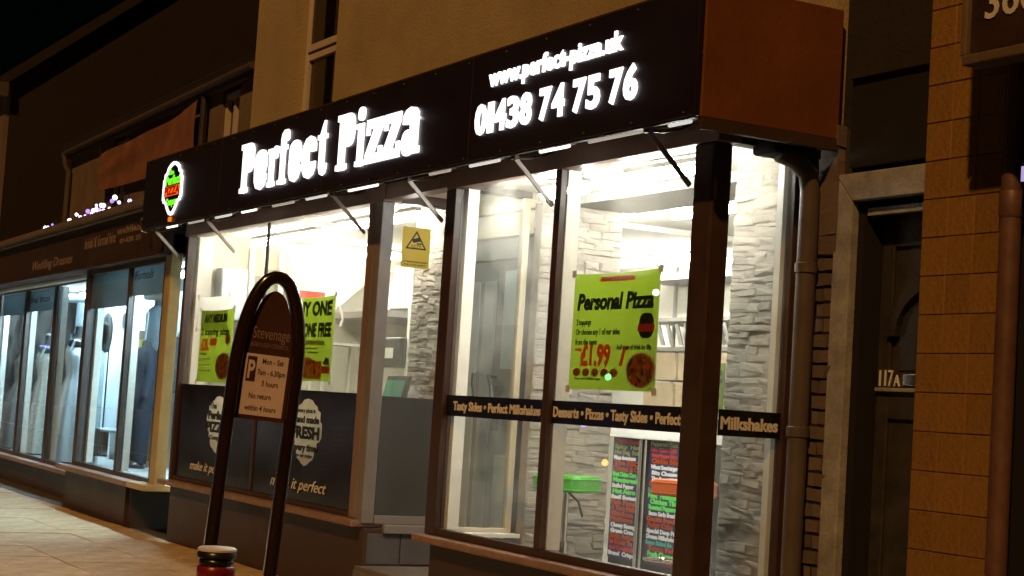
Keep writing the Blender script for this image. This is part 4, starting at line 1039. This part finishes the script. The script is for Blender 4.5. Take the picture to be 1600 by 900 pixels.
# ---- dress forms
def gown(name, label, s, d, z0, mt, h=1.75, flare=.42, neck=True, kind='dress', turn=0.3):
    c = bp(s, d, z0); t = thing(name, label, kind, tuple(c), 'outfits in the dress shop windows')
    k = h/1.75
    prof = [(flare,.02),(flare*.93,.20),(flare*.78,.50),(flare*.60,.80),(.165,1.02),(.135,1.10),(.150,1.20),(.185,1.34),(.175,1.42),(.12,1.47)]
    mb = MB().lathe(tuple(c), [(r*k, z*k) for r, z in prof], 54, 1, .72, .055, 11, turn)
    obj('skirt_and_bodice', mb, mt, t, True)
    nb = MB().lathe(tuple(c), [(r*k,z*k) for r,z in ((.115,1.466),(.155,1.50),(.150,1.56),(.075,1.60),(.055,1.66),(.060,1.74),(.02,1.77))], 18, 1, .7, 0, 9, turn)
    obj('form_neck', nb, 'black_cloth', t, True)
    for sg_ in (-1, 1):
        obj('strap', MB().tube([tuple(Vector(c)+BU*(.105*sg_*k)+BN*(.11*k)+Z*1.42*k), tuple(Vector(c)+BU*(.13*sg_*k)+BN*(.06*k)+Z*1.56*k), tuple(Vector(c)+BU*(.12*sg_*k)-BN*(.05*k)+Z*1.54*k)], .018*k, 6), mt, t, True)
    obj('stand', MB().lathe(tuple(c), [(.16,0),(.15,.018),(.02,.03),(.018,.5)], 14), 'chrome', t)
    return t
gown('dress_form', 'plain white satin wedding gown on a black dress form', 7.15, .75, .36, 'satin', 1.95, .40)
gown('dress_form', 'ivory lace gown on a black form, left of the white satin gown', 9.35, .80, .36, 'lace', 1.85, .36)
pt = thing('purple_garland', 'purple trim round the neck of the lace gown', 'trim', tuple(bp(9.35,.7,1.95)))
obj('band', MB().tube([bp(9.35+.15*math.cos(a), .80+.11*math.sin(a), 2.0-.02*math.sin(a)) for a in [i*math.pi*2/16 for i in range(17)]], .020, 6), pm('purple_ribbon', (.25,.15,.62), .5), pt, True)
gown('dress_form', 'dark taupe tulle gown at the far left edge of the dress shop', 11.4, .85, .36, 'dusk', 1.75, .55)
gown('dress_form', 'pale gown with a dark bodice seen through the side pane behind the cream post', .45, 1.15, .50, 'satin', 1.55, .36)

def suit(label, s, d, z0):
    c = Vector(bp(s, d, z0)); t = thing('suit_form', label, 'suit', tuple(c), 'outfits in the dress shop windows'); cc = tuple(c)
    for k in (-1, 1):
        b = c + BU*(.10*k)
        obj('trouser_leg', MB().tube([tuple(b+Z*.06), tuple(b+Z*.45+BN*.01), tuple(b-BU*(.01*k)+Z*.86)], [.075,.095,.115], 14), 'suit', t, True)
        obj('shoe', MB().lathe(tuple(b+BN*.05), [(.06,0),(.065,.03),(.05,.07),(.02,.09)], 12, 1, 1.7, 0, 1, -TH), 'black_plastic', t, True)
        sh_ = c + BU*(.20*k)
        obj('sleeve', MB().tube([tuple(sh_+Z*1.42), tuple(sh_+BU*(.06*k)+Z*1.18), tuple(sh_+BU*(.055*k)+BN*.05+Z*.88)], [.075,.068,.055], 12), 'suit', t, True)
        obj('lapel', MB().prism([(0.02*k,.98),(.115*k,1.40),(.15*k,1.30),(.11*k,1.24),(.13*k,1.20)], tuple(c+BN*.150), BU, Z, .012), 'black_cloth', t)
    obj('jacket', MB().lathe(cc, [(.19,.72),(.20,.80),(.19,.95),(.185,1.08),(.20,1.25),(.21,1.36),(.17,1.45),(.08,1.50)], 24, 1.08, .70, 0, 1, -TH), 'suit', t, True)
    obj('shirt_front', MB().prism([(-.02,1.02),(.02,1.02),(.085,1.42),(.05,1.48),(-.05,1.48),(-.085,1.42)], tuple(c+BN*.140), BU, Z, .010), 'shirt', t)
    obj('tie', MB().prism([(-.018,1.06),(0,1.02),(.018,1.06),(.014,1.42),(-.014,1.42)], tuple(c+BN*.152), BU, Z, .006), 'waistcoat', t)
    obj('form_neck', MB().lathe(cc, [(.06,1.46),(.055,1.56),(.02,1.58)], 14), 'black_cloth', t, True)
suit('navy suit with white shirt front on a form beside the cream corner post', 3.45, .75, .50)
wf = thing('waistcoat_form', 'pale grey waistcoat bust with a flat cap, hanging above the navy suit', 'bust', tuple(bp(3.1,.95,2.0)), 'outfits in the dress shop windows')
c = bp(3.60,.90,1.95)
obj('bust', MB().lathe(tuple(c), [(.15,0),(.16,.12),(.19,.30),(.20,.42),(.16,.52),(.07,.57)], 20, 1.05, .7, 0, 1, -TH), 'waistcoat', wf, True)
obj('shirt_front', MB().prism([(-.012,.1),(.012,.1),(.08,.48),(-.08,.48)], tuple(c+BN*.130), BU, Z, .012), 'shirt', wf)
obj('flat_cap', MB().lathe(tuple(c+Z*.63+BN*.03), [(.13,0),(.15,.03),(.13,.09),(.06,.13),(.01,.14)], 18, 1, 1.15), 'felt', wf, True)
obj('neck', MB().lathe(tuple(c), [(.06,.56),(.055,.64)], 12), 'black_cloth', wf, True)
obj('cord', MB().tube([c+Z*.70, c+Z*.92], .006, 5), 'cable', wf)
dj = thing('jacket_form', 'dark jacket on a hanger between the waistcoat bust and the mullion', 'jacket', tuple(bp(3.9,1.2,1.6)), 'outfits in the dress shop windows')
c = bp(4.0,1.25,1.45)
obj('jacket', MB().lathe(tuple(c), [(.18,0),(.19,.2),(.18,.4),(.20,.58),(.15,.68),(.05,.72)], 20, 1.1, .6, 0, 1, -TH), 'black_cloth', dj, True)
obj('shirt_front', MB().prism([(-.012,.3),(.012,.3),(.07,.66),(-.07,.66)], tuple(c+BN*.118), BU, Z, .01), 'shirt', dj)
obj('hanger', MB().tube([c+Z*.70, c+Z*.80, c+Z*.83+BU*.03, c+Z*.80+BU*.05], .006, 5), 'chrome', dj)
for lab, s, d, z, r, mt in (('round brown felt hat on a tall stand in the middle pane of the dress shop', 6.45, 1.0, 2.22, .27, 'felt'), ('pale blue round hat on a stand right of the brown felt hat', 5.25, 1.0, 2.36, .20, 'door_light')):
    t = thing('hat_stand', lab, 'hat', tuple(bp(s,d,.5)), 'hats on stands in the dress shop')
    c = bp(s,d,z); 
    mb = MB(); pts = sup(0,0,r,r*1.05,26,2)
    mb.prism(pts, tuple(c), BU, Z, .03).prism([(a*.55,b*.55) for a,b in pts], tuple(c+BN*.03), BU, Z, .07)
    obj('hat', mb, mt, t, bev=.008); obj('stand', MB().tube([bp(s,d+.03,.5), bp(s,d+.03,z)], .012, 6), 'chrome', t); obj('base', MB().lathe(tuple(bp(s,d+.03,.5)), [(.12,0),(.11,.015),(.02,.02)], 14), 'chrome', t)
ss = thing('display_shelf', 'wooden shelf unit and pale table in the middle pane of the dress shop', 'shelf', tuple(bp(5.2,1.4,.5)))
for z in (1.10, 1.55, 1.78, 2.0): obj('shelf_board', bbox(MB(), 5.50,6.80,1.30,1.70,z,z+.025), 'wood' if z < 1.2 else 'white_frame', ss)
for s in (5.52,6.75): obj('side', bbox(MB(), s,s+.03,1.30,1.70,.5,2.3), 'wood', ss)
obj('table_top', bbox(MB(), 5.35,6.85,.85,1.28,.86,.89), 'door_light', ss)
for s in (5.45,6.75): obj('table_leg', bbox(MB(), s,s+.03,.9,1.2,.5,.86), 'chrome', ss)
for k, (s, z, mt, nm) in enumerate(((5.95,1.576,'paper','white'),(6.3,1.576,'ink_cream','cream'),(5.95,1.806,'satin','pale'),(6.35,1.806,'paper','white'),(6.05,2.026,'yellow','yellow'))):
    tag(obj('shoe_box', bbox(MB(), s-.14,s+.15,1.33,1.66,z,z+.12), mt, bev=.004), ('white shoe box, right one on the lower shelf of the dress shop','cream shoe box, left one on the lower shelf of the dress shop','pale shoe box, right one on the middle shelf of the dress shop','white shoe box, left one on the middle shelf of the dress shop','yellow shoe box on the top shelf of the dress shop')[k], 'box', 'shoe boxes in the dress shop')
tag(obj('paper_flower', MB().sphere(bp(.20,.75,.60), .11, 8).sphere(bp(.10,.70,.72), .07, 7), 'lace'), 'bunch of pale paper flowers on the display floor beside the cream post', 'flowers')

# ---- fairy lights on the cornice
fl = thing('fairy_light_garland', 'string of small blue white fairy lights on dark sprigs along the brown cornice', 'fairy lights', tuple(bp(3.6,-.1,3.5)))
BUL = [(5.778,3.525),(5.624,3.467),(5.797,3.459),(5.354,3.55),(4.356,3.513),(3.994,3.586),(3.777,3.508),(3.525,3.531),(3.396,3.581),(3.183,3.483),(3.12,3.57),(2.983,3.623),(2.965,3.57),(2.808,3.558),(2.734,3.604),(2.609,3.535),(2.628,3.592),(2.767,3.496),(2.235,3.614),(2.335,3.517),(2.114,3.646),(1.898,3.571),(1.425,3.549)]
obj('cable', MB().tube([bp(6.1,-.12,3.51)]+[bp(s,-.10,max(z-.03,3.51)) for s, z in sorted(BUL, reverse=True)]+[bp(1.2,-.1,3.52)], .010, 5), 'cable', fl)
bm_ = {}
for i, (s, z) in enumerate(BUL):
    r = (.030,.022,.026,.018)[i % 4]
    if r not in bm_: bm_[r] = mesh('bulb', MB().sphere((0,0,0), r, 6), True)
    o = bpy.data.objects.new('bulb', bm_[r]); COL.objects.link(o); o.parent = fl; o.matrix_parent_inverse = Matrix.Translation(-fl.location)
    o.location = bp(s, -.12, max(z, 3.535))
    mt = ('e_bulb','e_blue','e_blue','e_purple','e_bulb')[i % 5]
    if not o.data.materials: o.data.materials.append(M['e_blue'])
    o.material_slots[0].link = 'OBJECT'; o.material_slots[0].material = M[mt]
sp = MB()
for i in range(150):
    s = 1.3 + rs.random()*4.7; c = bp(s, -.08+rs.uniform(-.06,.06), 3.505); a = rs.uniform(0, 6.28); h = rs.uniform(.05,.16)
    v = BU*math.cos(a)*.06 + BN*math.sin(a)*.05
    sp.add([c, c+v*.5+Z*h*.5+BU*.012, c+v+Z*h, c+v*.5+Z*h*.5-BU*.012], [(0,1,2,3)])
o = obj('sprigs', sp, 'foliage', fl); o['kind'] = 'stuff'

# ---- orange banner under the eaves
bn = thing('banner', 'sagging orange brown cloth banner hanging under the eaves above the dress shop', 'banner', tuple(bp(2.8,.62,4.6)))
mb = MB(); nI, nJ = 24, 8
C00, C10, C01, C11 = (1.48,4.05),(5.9,4.13),(1.52,4.80),(6.1,4.66)
for i in range(nI+1):
    for j in range(nJ+1):
        a, b = i/nI, j/nJ
        s = (C00[0]*(1-a)+C10[0]*a)*(1-b)+(C01[0]*(1-a)+C11[0]*a)*b
        z = (C00[1]*(1-a)+C10[1]*a)*(1-b)+(C01[1]*(1-a)+C11[1]*a)*b - .05*math.sin(math.pi*a)*b
        p = bp(s, .60-.022*math.sin(7*a+3*b)-.015*math.sin(15*a*b+1), z)
        mb.v += [tuple(p), tuple(p - BN*.004)]
idx = lambda i, j, k: (i*(nJ+1)+j)*2+k
for i in range(nI):
    for j in range(nJ):
        mb.f += [(idx(i,j,0),idx(i+1,j,0),idx(i+1,j+1,0),idx(i,j+1,0)), (idx(i,j,1),idx(i,j+1,1),idx(i+1,j+1,1),idx(i+1,j,1))]
obj('cloth', mb, 'banner', bn, True)
for s, z in ((1.52,4.80),(6.1,4.66)): obj('tie', MB().tube([bp(s,.6,z), bp(s,.585,4.88)], .008, 5), 'cable', bn)

# ---- taller dark house farther left
fh = thing('gabled_house', 'tall dark brick house with a pale front edge at the far left', 'house', (-28.6,6.1,0))
mb = MB(); g = [(6.1,-.03),(14.5,-.03),(14.5,6.45),(10.3,9.9),(6.1,6.45)]
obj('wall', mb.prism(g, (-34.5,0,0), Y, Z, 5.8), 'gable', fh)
obj('front_wall', MB().box(-34.5,6.02,-.03,-28.72,6.10,6.42), 'cottage', fh)
mb = MB()
for ya, za, yb, zb in ((5.85,6.30,10.3,9.95),(14.75,6.30,10.3,9.95)):
    mb.add([(-34.7,ya,za),(-28.55,ya,za),(-28.55,yb,zb),(-34.7,yb,zb),(-34.7,ya,za+.14),(-28.55,ya,za+.14),(-28.55,yb,zb+.14),(-34.7,yb,zb+.14)], [(0,3,2,1),(4,5,6,7),(0,1,5,4),(1,2,6,5),(2,3,7,6),(3,0,4,7)])
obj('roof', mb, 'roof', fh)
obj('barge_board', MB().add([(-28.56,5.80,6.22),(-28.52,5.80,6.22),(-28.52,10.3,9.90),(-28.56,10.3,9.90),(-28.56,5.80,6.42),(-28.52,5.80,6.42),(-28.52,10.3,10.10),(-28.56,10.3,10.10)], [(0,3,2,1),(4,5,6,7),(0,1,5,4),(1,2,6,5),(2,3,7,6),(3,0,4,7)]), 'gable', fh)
obj('eaves_box', MB().box(-34.6,5.78,6.14,-28.5,6.02,6.38), 'gutter', fh, bev=.01)

# ================================================================== HOUSE WITH DOOR 117A, RIGHT OF THE PIZZA SHOP
hs = thing('side_house', 'dark narrow house front with an old brick edge and a grey framed wooden door', 'house', (-6.4,6.1,0))
obj('wall', MB().box(-7.25,6.03,3.16,-4.6,6.40,9).box(-7.17,6.03,2.95,-4.6,6.40,3.159).box(-7.17,6.06,-.03,-7.08,6.40,2.95).box(-5.95,6.03,-.03,-4.6,6.40,2.95), 'wall_dim', hs)
obj('recess_shade', MB().box(-7.10,5.96,2.92,-4.9,6.028,3.40), 'wall_black', hs)  # dark sheet in place of the shadowed recess above the door
obj('lead_strip', MB().box(-7.10,5.93,3.40,-4.9,6.028,3.44), 'wall_dim', hs)
bk = obj('brick_edge', MB().box(-7.335,5.995,-.03,-7.176,6.06,3.15), 'brick_joint', hs)
z = .02; i = 0
bmesh_ = []
for _ in range(8):
    q = rs.uniform
    v = [(x+q(-.05,.05), y*q(.8,1.1), zz+q(-.06,.06)) for y in (0,1) for x, zz in ((0,0),(1,0),(1,1),(0,1))]
    bmesh_.append(mesh('brick', MB().add(v, [(0,3,2,1),(4,5,6,7),(0,1,5,4),(1,2,6,5),(2,3,7,6),(3,0,4,7)])))
for me in bmesh_: me.materials.append(M['brick'])
while z < 3.1:
    rough = z > 2.42
    h = rs.uniform(.09,.20) if rough else .072
    sp_ = .0 if rough else (.100 if i % 2 else .05)
    segs = [(0,.158)] if rough else [(0,sp_),(sp_+.010,.158)]
    for a, b in segs:
        o = bpy.data.objects.new('brick', rs.choice(bmesh_)); COL.objects.link(o); o.parent = bk
        d = rs.uniform(.035,.10) if rough else rs.uniform(.012,.034)
        o.matrix_basis = Matrix.Translation((-7.334+a, 5.995, z)) @ Matrix.Diagonal((b-a, -d, h-.006, 1))
    z += h + (.012 if not rough else -.02); i += 1
# door
fr = MB().prism([(-7.205,-.03),(-7.065,-.03),(-7.065,2.735),(-7.205,2.885)], (0,6.02,0), X, Z, .055)
obj('door_jamb', fr, 'door_frame', hs, bev=.006)
obj('door_lintel', MB().prism([(-7.203,2.890),(-7.063,2.738),(-6.02,2.738),(-5.88,2.890)], (0,6.022,0), X, Z, .060), 'door_frame', hs, bev=.006)
obj('door_jamb', MB().prism([(-6.022,-.03),(-5.882,-.03),(-5.882,2.885),(-6.022,2.735)], (0,6.02,0), X, Z, .055), 'door_frame', hs, bev=.006)
obj('door_stop', MB().box(-7.0,6.02,2.66,-6.05,6.06,2.70), 'door_frame', hs)
obj('reveal', MB().box(-7.078,6.021,-.03,-7.02,6.24,2.735), 'wall_black', hs)  # reveal coloured near black to hold its own shade
d1 = obj('front_door', MB().box(-7.018,6.17,.02,-6.03,6.22,2.72), 'door_wood', hs)
mb = MB()
mb.box(-7.015,6.15,.04,-6.92,6.169,2.70).box(-6.13,6.15,.04,-6.04,6.169,2.70).box(-6.92,6.15,2.50,-6.13,6.169,2.70).box(-6.92,6.15,1.58,-6.13,6.169,1.80).box(-6.92,6.15,.04,-6.13,6.169,.30)
obj('door_rail', mb, 'door_wood', d1, bev=.006)
ar = [(-6.525+.40*math.cos(math.radians(a)), 2.02+.33*math.sin(math.radians(a))) for a in range(180,-1,-12)]
ar2 = [(-6.525+.335*math.cos(math.radians(a)), 2.02+.265*math.sin(math.radians(a))) for a in range(180,-1,-12)]
mb = MB()
for k in range(len(ar)-1): mb.prism([ar2[k], ar2[k+1], ar[k+1], ar[k]], (0,6.168,0), X, Z, .045)
obj('arch_moulding', mb, 'door_wood', d1)
obj('glass_panel', MB().prism(ar2 + [(-6.19,1.84),(-6.86,1.84)], (0,6.168,0), X, Z, .006), 'door_glass', d1)
obj('letter_ledge', MB().box(-7.0,6.125,1.725,-6.30,6.149,1.745), 'door_frame', d1, bev=.003)
obj('number', letters(MB(), '117', (-6.985,6.149,1.755), X, .105, .085, off=.0, thick=.008), 'ink_white', d1)
obj('number', letters(MB(), 'A', (-6.872,6.149,1.755), X, .045, .060, off=.0, thick=.008), 'ink_white', d1)
obj('letter_plate', MB().box(-6.80,6.14,1.76,-6.62,6.149,1.82), 'chrome', d1, bev=.003)
# rainwater pipe between the shops
dp = thing('drainpipe', 'grey brown drainpipe with a bent top between the pizza shop and the brick edge', 'drainpipe', (-7.36,5.92,0))
obj('pipe', MB().tube([(-7.345,5.90,-.02),(-7.345,5.90,2.80),(-7.345,5.88,2.90),(-7.36,5.80,2.97),(-7.38,5.70,3.0)], .055, 14), 'pipe', dp, True)
for z in (.35,1.45,2.35): obj('collar', MB().lathe((-7.345,5.90,z), [(.056,0),(.064,.005),(.064,.055),(.056,.06)], 14).box(-7.36,5.94,z+.01,-7.33,5.99,z+.05), 'pipe', dp, True)
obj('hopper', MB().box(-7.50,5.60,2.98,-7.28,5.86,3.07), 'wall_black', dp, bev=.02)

# ================================================================== NEXT SHOP: TILED PILLAR AND BOARD
ns = thing('corner_shop', 'dark shop front starting behind the tiled pillar at the right edge', 'shop', (-3.5,5.0,0))
obj('side_wall', MB().box(-5.0,4.66,-.03,-4.86,8,9), 'wall_dim', ns)
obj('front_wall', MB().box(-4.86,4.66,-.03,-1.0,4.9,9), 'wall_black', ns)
pl = thing('tiled_pillar', 'square pillar faced with tan glazed tiles at the right of the photograph', 'pillar', (-4.8,4.63,0))
obj('core', MB().box(-5.022,4.602,-.03,-4.60,4.66,4.2), 'pillar_grout', pl)
tm = mesh('tile', MB().add([(0,0,0),(1,0,0),(1,0,1),(0,0,1),(.02,1,.02),(.98,1,.02),(.98,1,.98),(.02,1,.98)], [(0,1,5,4),(1,2,6,5),(2,3,7,6),(3,0,4,7),(4,5,6,7)]))
tm.materials.append(M['pillar_tile'])
zz = .16
while zz < 4.1:
    for i in range(3):
        o = bpy.data.objects.new('tile', tm); COL.objects.link(o); o.parent = pl; o.matrix_parent_inverse = Matrix.Translation(-pl.location)
        o.location = (-5.020+.140*i, 4.602, zz); o.scale = (.1385, -.006+rs.uniform(-.001,.001), .1497); o.rotation_euler = (rs.uniform(-.006,.006), 0, rs.uniform(-.006,.006))
    zz += .151
cp = thing('corner_pipe', 'worn pinkish pipe with a coupling running down the right side of the tiled pillar', 'pipe', (-4.50,4.55,0))
obj('pipe', MB().tube([(-4.545,4.59,-.02),(-4.545,4.59,2.48),(-4.545,4.59,2.481),(-4.545,4.59,3.2)], [.040,.040,.034,.034], 14), 'pipe_pink', cp, True)
obj('coupling', MB().lathe((-4.545,4.59,2.32), [(.041,0),(.046,.01),(.046,.09),(.041,.10)], 14), 'pipe_pink', cp, True)
s3 = thing('shop_board', 'dark brown shop board with pale numbers 360 at the top right corner', 'sign', (-3.8,4.3,2.85))
obj('board', MB().box(-4.47,4.28,2.865,-2.6,4.34,3.75), 'bridal_fascia', s3)
obj('bottom_moulding', MB().box(-4.48,4.25,2.825,-2.6,4.345,2.863), 'bridal_cornice', s3, bev=.006)
obj('edge_moulding', MB().box(-4.50,4.26,2.865,-4.473,4.345,3.75), 'bridal_cornice', s3, bev=.005)
obj('number', letters(MB(), '3600', (-4.40,4.279,2.985), X, .33, .12, off=.01, thick=.004), 'ink_cream', s3)
obj('support', MB().box(-4.40,4.345,2.90,-3.0,4.66,2.96), 'bridal_fascia', s3)
wl = thing('lit_window_sign', 'small violet white lit lettering at the right edge beyond the pillar', 'sign', (-4.3,4.62,2.45))
obj('lettering', letters(MB(), 'ENT', (-4.43,4.52,2.437), X, .16, .055, off=.03, thick=.006), 'e_sign', wl)
obj('backing', MB().box(-4.44,4.527,2.42,-4.2,4.66,2.51), 'black_plastic', wl)

# ================================================================== PARKING SIGN HOOP AND BOLLARD
hc = Vector((-8.66, 3.30, 0)) - Vector((.22, .97, 0))*.095; an = math.radians(-13)
hn = Vector((math.cos(an), math.sin(an), 0)); hr_ = Vector((-hn.y, hn.x, 0))
hp = thing('parking_sign', 'dark brown hoop shaped parking sign standing on the pavement in front of the left bay', 'sign', tuple(hc))
W2, ZS, HT = .167, 1.60, .54
def hoop(off):
    pts = [(-W2, -.05), (-W2, .8), (-W2, ZS-.15)]
    for a in range(180, -1, -7):
        c, s = math.cos(math.radians(a)), math.sin(math.radians(a))
        pts.append((W2*math.copysign(abs(c)**.92, c), ZS + HT*abs(s)**1.0))
    pts += [(W2, ZS-.15), (W2, .8), (W2, -.05)]
    return pts
pts = hoop(0); mb = MB(); n = 14; k0 = 0
P3 = [hc + hr_*a + Z*b for a, b in pts]
for i, p in enumerate(P3):
    a = P3[max(0,i-1)]; b = P3[min(len(P3)-1,i+1)]; d = (b-a).normalized(); sd_ = hn.cross(d).normalized()
    for j in range(n):
        t = 2*math.pi*j/n
        mb.v.append(tuple(p + hn*(.052*math.copysign(abs(math.cos(t))**.6, math.cos(t))) + sd_*(.035*math.copysign(abs(math.sin(t))**.6, math.sin(t)))))
for i in range(len(P3)-1):
    for j in range(n):
        a = i*n+j; b = i*n+(j+1) % n; mb.f.append((a,b,b+n,a+n))
mb.f.append(tuple(range(n))); mb.f.append(tuple((len(P3)-1)*n+j for j in range(n)))
obj('hoop_frame', mb, 'hoop', hp, True)
arc = [(a*.80, b if b < ZS else ZS+(b-ZS)*.86) for a, b in pts if b > ZS-.2]
pan = [(-W2*.80, 1.36)] + arc + [(W2*.80, 1.36)]
obj('panel', MB().prism(pan, tuple(hc-hn*.012), hr_, Z, .024), 'hoop_panel', hp, bev=.004)
ps = Vector(hc) + hn*.0125
obj('white_plate', MB().prism([(-.115,1.385),(.115,1.385),(.115,1.715),(-.115,1.715)], tuple(ps), hr_, Z, .003), 'sign_white', hp)
obj('parking_symbol', MB().prism([(-.105,1.565),(-.055,1.565),(-.055,1.70),(-.105,1.70)], tuple(ps+hn*.0031), hr_, Z, .001), 'hoop_panel', hp)
pl_ = ps + hn*.0042
t = MB(); letters(t, 'P', pl_+hr_*-.098+Z*1.58, hr_, .037, .10, off=.03, thick=.0006); obj('printed_words', t, 'sign_white', hp)
t = MB(); pl2 = ps + hn*.0031
for s, x, z, wd, ht in (('Mon - Sat',-.025,1.665,.115,.030),('7am - 6.30pm',-.045,1.605,.152,.030),('3 hours',-.015,1.545,.09,.030),('No return',-.075,1.475,.12,.030),('within 4 hours',-.09,1.410,.17,.030)):
    obj('printed_words', letters(MB(), s, pl2+hr_*x+Z*z, hr_, wd, ht, off=.02, thick=.0008), 'hoop_panel', hp)
obj('printed_words', letters(MB(), 'Stevenage', ps+hr_*-.095+Z*1.80, hr_, .20, .062, off=.0, thick=.001), 'sign_text', hp)
obj('printed_words', letters(MB(), 'BOROUGH COUNCIL', ps+hr_*-.10+Z*1.755, hr_, .205, .022, off=.0, thick=.001), 'sign_text', hp)

hp.rotation_mode = 'QUATERNION'
from mathutils import Quaternion
hp.rotation_quaternion = Quaternion(hn, -math.radians(3.5))     # the old sign leans
bo_ = thing('bollard', 'dark red and black banded bollard with a white rim on the pavement', 'bollard', (-8.06,2.893,0))
C = (-8.06,2.893,0)
obj('post', MB().lathe(C, [(.088,-.02),(.092,0),(.092,.484)], 28), 'bol_black', bo_, True)
zz = .489
for k, (h, mt) in enumerate(((.055,'bol_red'),(.040,'bol_black'),(.060,'bol_red'),(.035,'bol_black'))):
    r = .094 if mt == 'bol_red' else .086
    obj('band', MB().lathe(C, [(r-.008,zz),(r,zz+.01),(r,zz+h-.01),(r-.008,zz+h)], 28), mt, bo_, True); zz += h
obj('cap', MB().lathe(C, [(.086,zz),(.097,zz+.008),(.097,zz+.024),(.090,zz+.034)], 28), 'bol_black', bo_, True); zz += .034
obj('white_rim', MB().lathe(C, [(.088,zz),(.097,zz+.004),(.097,zz+.014),(.085,zz+.022),(.02,zz+.024)], 28), 'bol_white', bo_, True)

# ================================================================== OPPOSITE SIDE OF THE STREET (seen only as reflections in the glass)
op = thing('opposite_terrace', 'dark terrace across the road with a few lamps, and glowing panels added for reflections', 'building', (-38,-10,0))
obj('wall', MB().box(-75,-14,-.1,-14,-9.6,7.5), 'wall_dim', op)
for x0, x1, z0, z1, mt in ((-33.4,-31.4,.2,1.1,'o_green'),(-29.5,-27.5,.4,2.2,'o_warm'),(-46,-43.5,.4,2.3,'o_teal'),(-52.5,-50.2,.3,2.0,'o_warm'),(-37.5,-36.3,3.6,5.0,'o_warm'),(-24.5,-23.2,3.8,5.2,'o_warm')):
    obj('glow_panel', MB().box(x0,-9.6,z0,x1,-9.56,z1), mt, op)  # glowing panels added for reflections; the green ones stand in for a car
for x, z, mt in ((-32.12,1.3,'e_purple2'),(-32.12,1.55,'e_purple2'),(-31.15,.5,'e_amber'),(-29.56,4.15,'e_spot'),(-31.23,2.35,'e_green2'),(-52,.25,'e_spot'),(-53.7,-.0,'e_spot'),(-44.7,.95,'e_spot'),(-44.75,.33,'e_pink'),(-48.2,.35,'e_spot'),(-40,2.5,'e_spot'),(-50.5,.6,'e_spot')):
    obj('shop_lamp', MB().sphere((x,-9.0,z), .075, 6, 1.0), mt, op)
for k, (x, lab) in enumerate(((-36,'street lamp across the road opposite the dress shop'),(-14,'street lamp across the road opposite the tiled pillar'))):
    t = thing('street_lamp', lab, 'street lamp', (x,-6.5,-.13), 'street lamps across the road')
    obj('post', MB().tube([(x,-6.5,-.13),(x,-6.5,5.6),(x,-6.3,6.3),(x,-5.4,6.6)], [.09,.06,.05,.045], 10), 'pipe', t, True)
    obj('lantern', MB().box(x-.12,-5.4,6.5,x+.12,-4.8,6.66), 'brown_dk', t, bev=.03)
    obj('lamp', MB().box(x-.09,-5.35,6.46,x+.09,-4.85,6.498), 'e_amber', t)

# ------------------------------------------------------------------ specks of litter and gum on the paving
lt = MB()
for i in range(70):
    c = Vector((rs.uniform(-22,-9.5), rs.uniform(2.4,5.2), .004)); a = rs.uniform(0,3); r_ = rs.uniform(.008,.028)
    lt.add([c+Vector((r_*math.cos(a+k*1.57), r_*.6*math.sin(a+k*1.57), 0)) for k in range(4)] + [c+Vector((0,0,r_*.35))], [(0,1,4),(1,2,4),(2,3,4),(3,0,4)])
o = tag(obj('litter', lt, 'ink_cream'), 'tiny pale specks of litter and gum scattered over the paving', 'litter'); o['kind'] = 'stuff'
